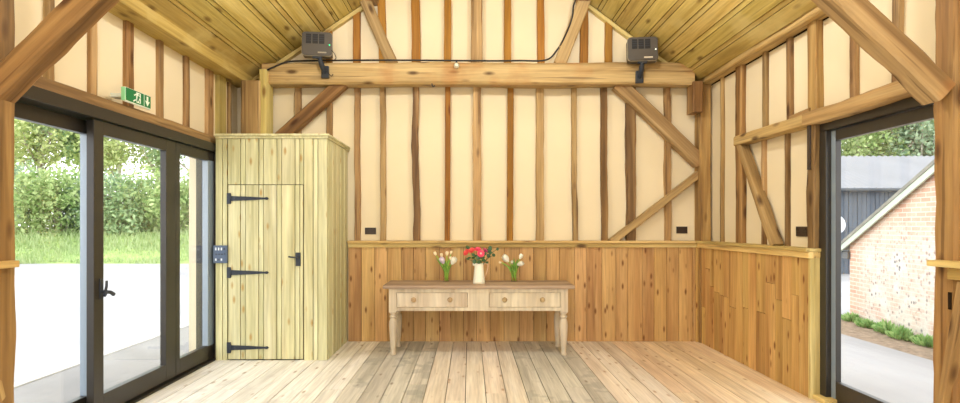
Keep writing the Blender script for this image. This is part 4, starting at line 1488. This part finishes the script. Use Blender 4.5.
for sgn in (0, 1):
    m = MB()
    if sgn == 0:
        e = (0.35, ZE - 0.35 * slope)
        a = [(-0.10, e[0], e[1] + 0.02), (5.2, e[0], e[1] + 0.02), (5.2, -GW / 2, ZR + 0.02), (-0.10, -GW / 2, ZR + 0.02)]
    else:
        a = [(-0.10, -GW - 0.35, ZE - 0.35 * slope + 0.02), (5.2, -GW - 0.35, ZE - 0.35 * slope + 0.02), (5.2, -GW / 2, ZR + 0.02), (-0.10, -GW / 2, ZR + 0.02)]
    m.quadprism(*a, (0, 0, 0.06))
    local(m, 'roof_slope', 'tile', bld)
    v = MB()
    y0 = 0.35 if sgn == 0 else -GW - 0.35
    v.poly([(-0.06, y0, ZE - 0.35 * slope - 0.09), (-0.06, -GW / 2, ZR - 0.09), (-0.06, -GW / 2, ZR + 0.02), (-0.06, y0, ZE - 0.35 * slope + 0.02)], (-0.03, 0, 0))
    local(v, 'verge_board', 'verge', bld, 0.004)
m = MB().box(-0.05, 0.2, -0.02, 0.2, ZE - 0.30, ZE - 0.16)
local(m, 'corbel', 'gutter', bld, 0.01)

# litter strip and weeds at its foot
g = MB()
rr = random.Random(5)
vs = []
for k in range(13):
    t = k / 12
    p = wa.lerp(wb, t * 1.3 - 0.1)
    vs.append((p.x - 0.02, p.y, -0.435))
for k in range(12, -1, -1):
    t = k / 12
    p = wa.lerp(wb, t * 1.3 - 0.1)
    vs.append((p.x - 0.95 - 0.25 * mnoise.noise(Vector((t * 6, 0, 0))), p.y - 0.05, -0.440))
g.poly(vs, (0, 0, -0.03))
tag(g.build('litter_strip', 'gravel'), 'strip of gravel and dead leaves along the brick wall foot', 'ground', kind='structure')
for i, (t, dx, s, lab) in enumerate((
        (0.06, 0.12, 0.26, 'small weed clump at the far corner of the brick wall'),
        (0.20, 0.18, 0.24, 'second weed clump from the far corner of the brick wall'),
        (0.33, 0.16, 0.32, 'bushy weed clump at the middle of the brick wall foot'),
        (0.44, 0.22, 0.30, 'bright weed clump near the post end of the brick wall foot'),
        (0.55, 0.16, 0.26, 'weed clump at the brick wall foot beside the near right post'),
        (0.68, 0.18, 0.28, 'weed clump hidden behind the near right post'))):
    p = wa.lerp(wb, t)
    s *= 0.8
    c = Vector((p.x - dx, p.y, -0.435))
    m = MB()
    r2 = random.Random(90 + i)
    for _ in range(260):
        a = r2.uniform(0, 2 * math.pi)
        q = r2.random() ** 0.6
        b = c + Vector((math.cos(a) * 0.10 * q, math.sin(a) * s * 0.8 * q, 0))
        L_ = s * r2.uniform(0.4, 1.1) * (1.1 - 0.5 * q)
        d = Vector((math.cos(a) * 0.6 * q, math.sin(a) * 0.8 * q, 1)).normalized()
        e = b + d * L_
        w = d.cross(Vector((math.sin(a * 3), math.cos(a * 3), 0.2))).normalized() * s * 0.09
        md_ = b.lerp(e, 0.6)
        m.add([b, md_ - w, e + Vector((0, 0, -0.03)), md_ + w], [(0, 1, 2, 3)], r2.random())
    tag(m.build('weed_clump', 'weed', origin=c), lab, 'weed', 'weeds along the brick wall foot')

# barn behind
bn = thing('barn', 'long dark boarded barn with a grey sheet roof beyond the outbuilding', 'building', (16, 22, -0.45))
BY = 20.0
m = MB()
rr = random.Random(4)
x = 10.0
while x < 30:
    w = 0.16
    m.box(x + 0.008, x + w - 0.008, BY + rr.uniform(0, 0.015), BY + 0.08, -0.5, 2.62, rr.random())
    x += w
m.box(10, 30, BY + 0.08, BY + 0.2, -0.5, 2.62)
m.build('boarded_wall', 'clad', bn)
m = MB()
n = 160
vs, fs = [], []
for i in range(n + 1):
    x = 9.7 + i * 20.6 / n
    dz = 0.025 * math.cos(math.pi * i)
    for (y, z) in ((BY - 0.25, 2.60), (BY + 4.2, 4.28), (BY + 8.6, 2.60)):
        vs.append((x, y, z + dz))
for i in range(n):
    for j in range(2):
        q = i * 3 + j
        fs.append((q, q + 1, q + 4, q + 3))
m.add(vs, fs, 0, False)
o = m.build('sheet_roof', 'roof_sheet', bn)
md = o.modifiers.new('thick', 'SOLIDIFY')
md.thickness = 0.03
m = MB().poly([(10, BY + 0.1, 2.5), (10, BY + 8.4, 2.5), (10, BY + 4.2, 4.2)], (0.1, 0, 0))
m.box(10, 10.1, BY + 0.1, BY + 8.4, -0.5, 2.5)
m.build('end_wall', 'clad', bn)
m = MB().tube([(9.8, BY - 0.28, 2.54), (30, BY - 0.28, 2.54)], 0.07, 8)
m.build('gutter', 'gutter', bn)
c = P(835.5, 224, BY - 0.25)
m = MB()
m.lathe([(0.002, 0.16), (0.20, 0.12), (0.34, 0.03), (0.36, 0.0), (0.33, 0.02), (0.19, 0.10), (0.002, 0.14)], c, 20, mtx=Matrix.Rotation(math.radians(80), 3, 'X'))
tag(m.build('wall_dish', 'white_paint'), 'white rounded dish against the dark barn boards by the door stile', 'dish')

GR2 = 'trees beyond the barn'
for i, (px, Y, h, mt, lab) in enumerate((
        (815, 32, 10.0, 'leaf_tree', 'tree beyond the barn roof, mostly hidden by the door frame'),
        (858, 32, 10.2, 'leaf_bright', 'bright green tree over the left of the barn roof'),
        (892, 33, 10.6, 'leaf_tree', 'tree over the middle of the barn roof'),
        (922, 32, 10.4, 'leaf_grey', 'darker tree over the barn roof beside the near right post'),
        (960, 32, 10.4, 'leaf_tree', 'tree beyond the barn hidden by the near right post'))):
    tree('barn_tree', (pick(px, Y), Y, -0.4), h, (2.6, 2.0, 4.2), 4200, 0.13, mt, lab, GR2, 100 + i, bare=12, trunk=0.2)

# ------------------------------------------------------------------ light
w = bpy.data.worlds.new('sky')
sc.world = w
w.use_nodes = True
nt = w.node_tree
bg = nt.nodes['Background']
tc = N(nt, 'ShaderNodeTexCoord')
sp = N(nt, 'ShaderNodeSeparateXYZ')
nt.links.new(tc.outputs['Generated'], sp.inputs[0])
nt.links.new(ramp(nt, sp.outputs[2], [(0.0, rgb(252, 252, 252)), (0.6, rgb(236, 243, 252))]), bg.inputs['Color'])
bg.inputs['Strength'].default_value = 2.2

def fill_point(loc, power, rad, col):  # point source for the added fill lights
    ld = bpy.data.lights.new('lamp_bulb', 'POINT')
    ld.energy = power
    ld.shadow_soft_size = rad
    ld.color = col
    o = bpy.data.objects.new('lamp_bulb', ld)
    COL.objects.link(o)
    return o
WARM = (1.0, 0.985, 0.955)
k = 0
for (x, y, z, pw, lab) in ((-0.9, 4.3, 3.52, 38, 'left hanging pendant lamp above the view in the far bay'), (1.1, 4.3, 3.52, 38, 'right hanging pendant lamp above the view in the far bay'),
                           (-1.0, 0.3, 3.3, 62, 'left pendant lamp hanging over the viewer'), (1.2, 0.3, 3.3, 62, 'right pendant lamp hanging over the viewer'),
                           (0.1, -1.4, 3.2, 70, 'pendant lamp hanging behind the viewer')):
    t = thing('pendant_lamp', lab, 'lamp', (x, y, z))  # unseen pendant fittings, added to brighten the interior
    MB().lathe([(0.13, 0.02), (0.10, 0.10), (0.03, 0.16), (0.025, 0.20), (0.02, 0.20), (0.025, 0.155), (0.095, 0.095), (0.126, 0.02)], (x, y, z), 24).build('lamp_shade', 'lampshade', t)
    MB().tube([(x, y, z + 0.19), (x, y, roof_z(x) + 0.01)], 0.005, 6).build('cord', 'black', t)
    o = fill_point((x, y, z), pw, 0.09, WARM)
    o.parent = t
    o.location = (0, 0, -0.06)

sc.view_settings.view_transform = 'Standard'
sc.view_settings.look = 'None'
sc.view_settings.gamma = 1.0
sc.view_settings.use_curve_mapping = False
sc.view_settings.exposure = 0.86
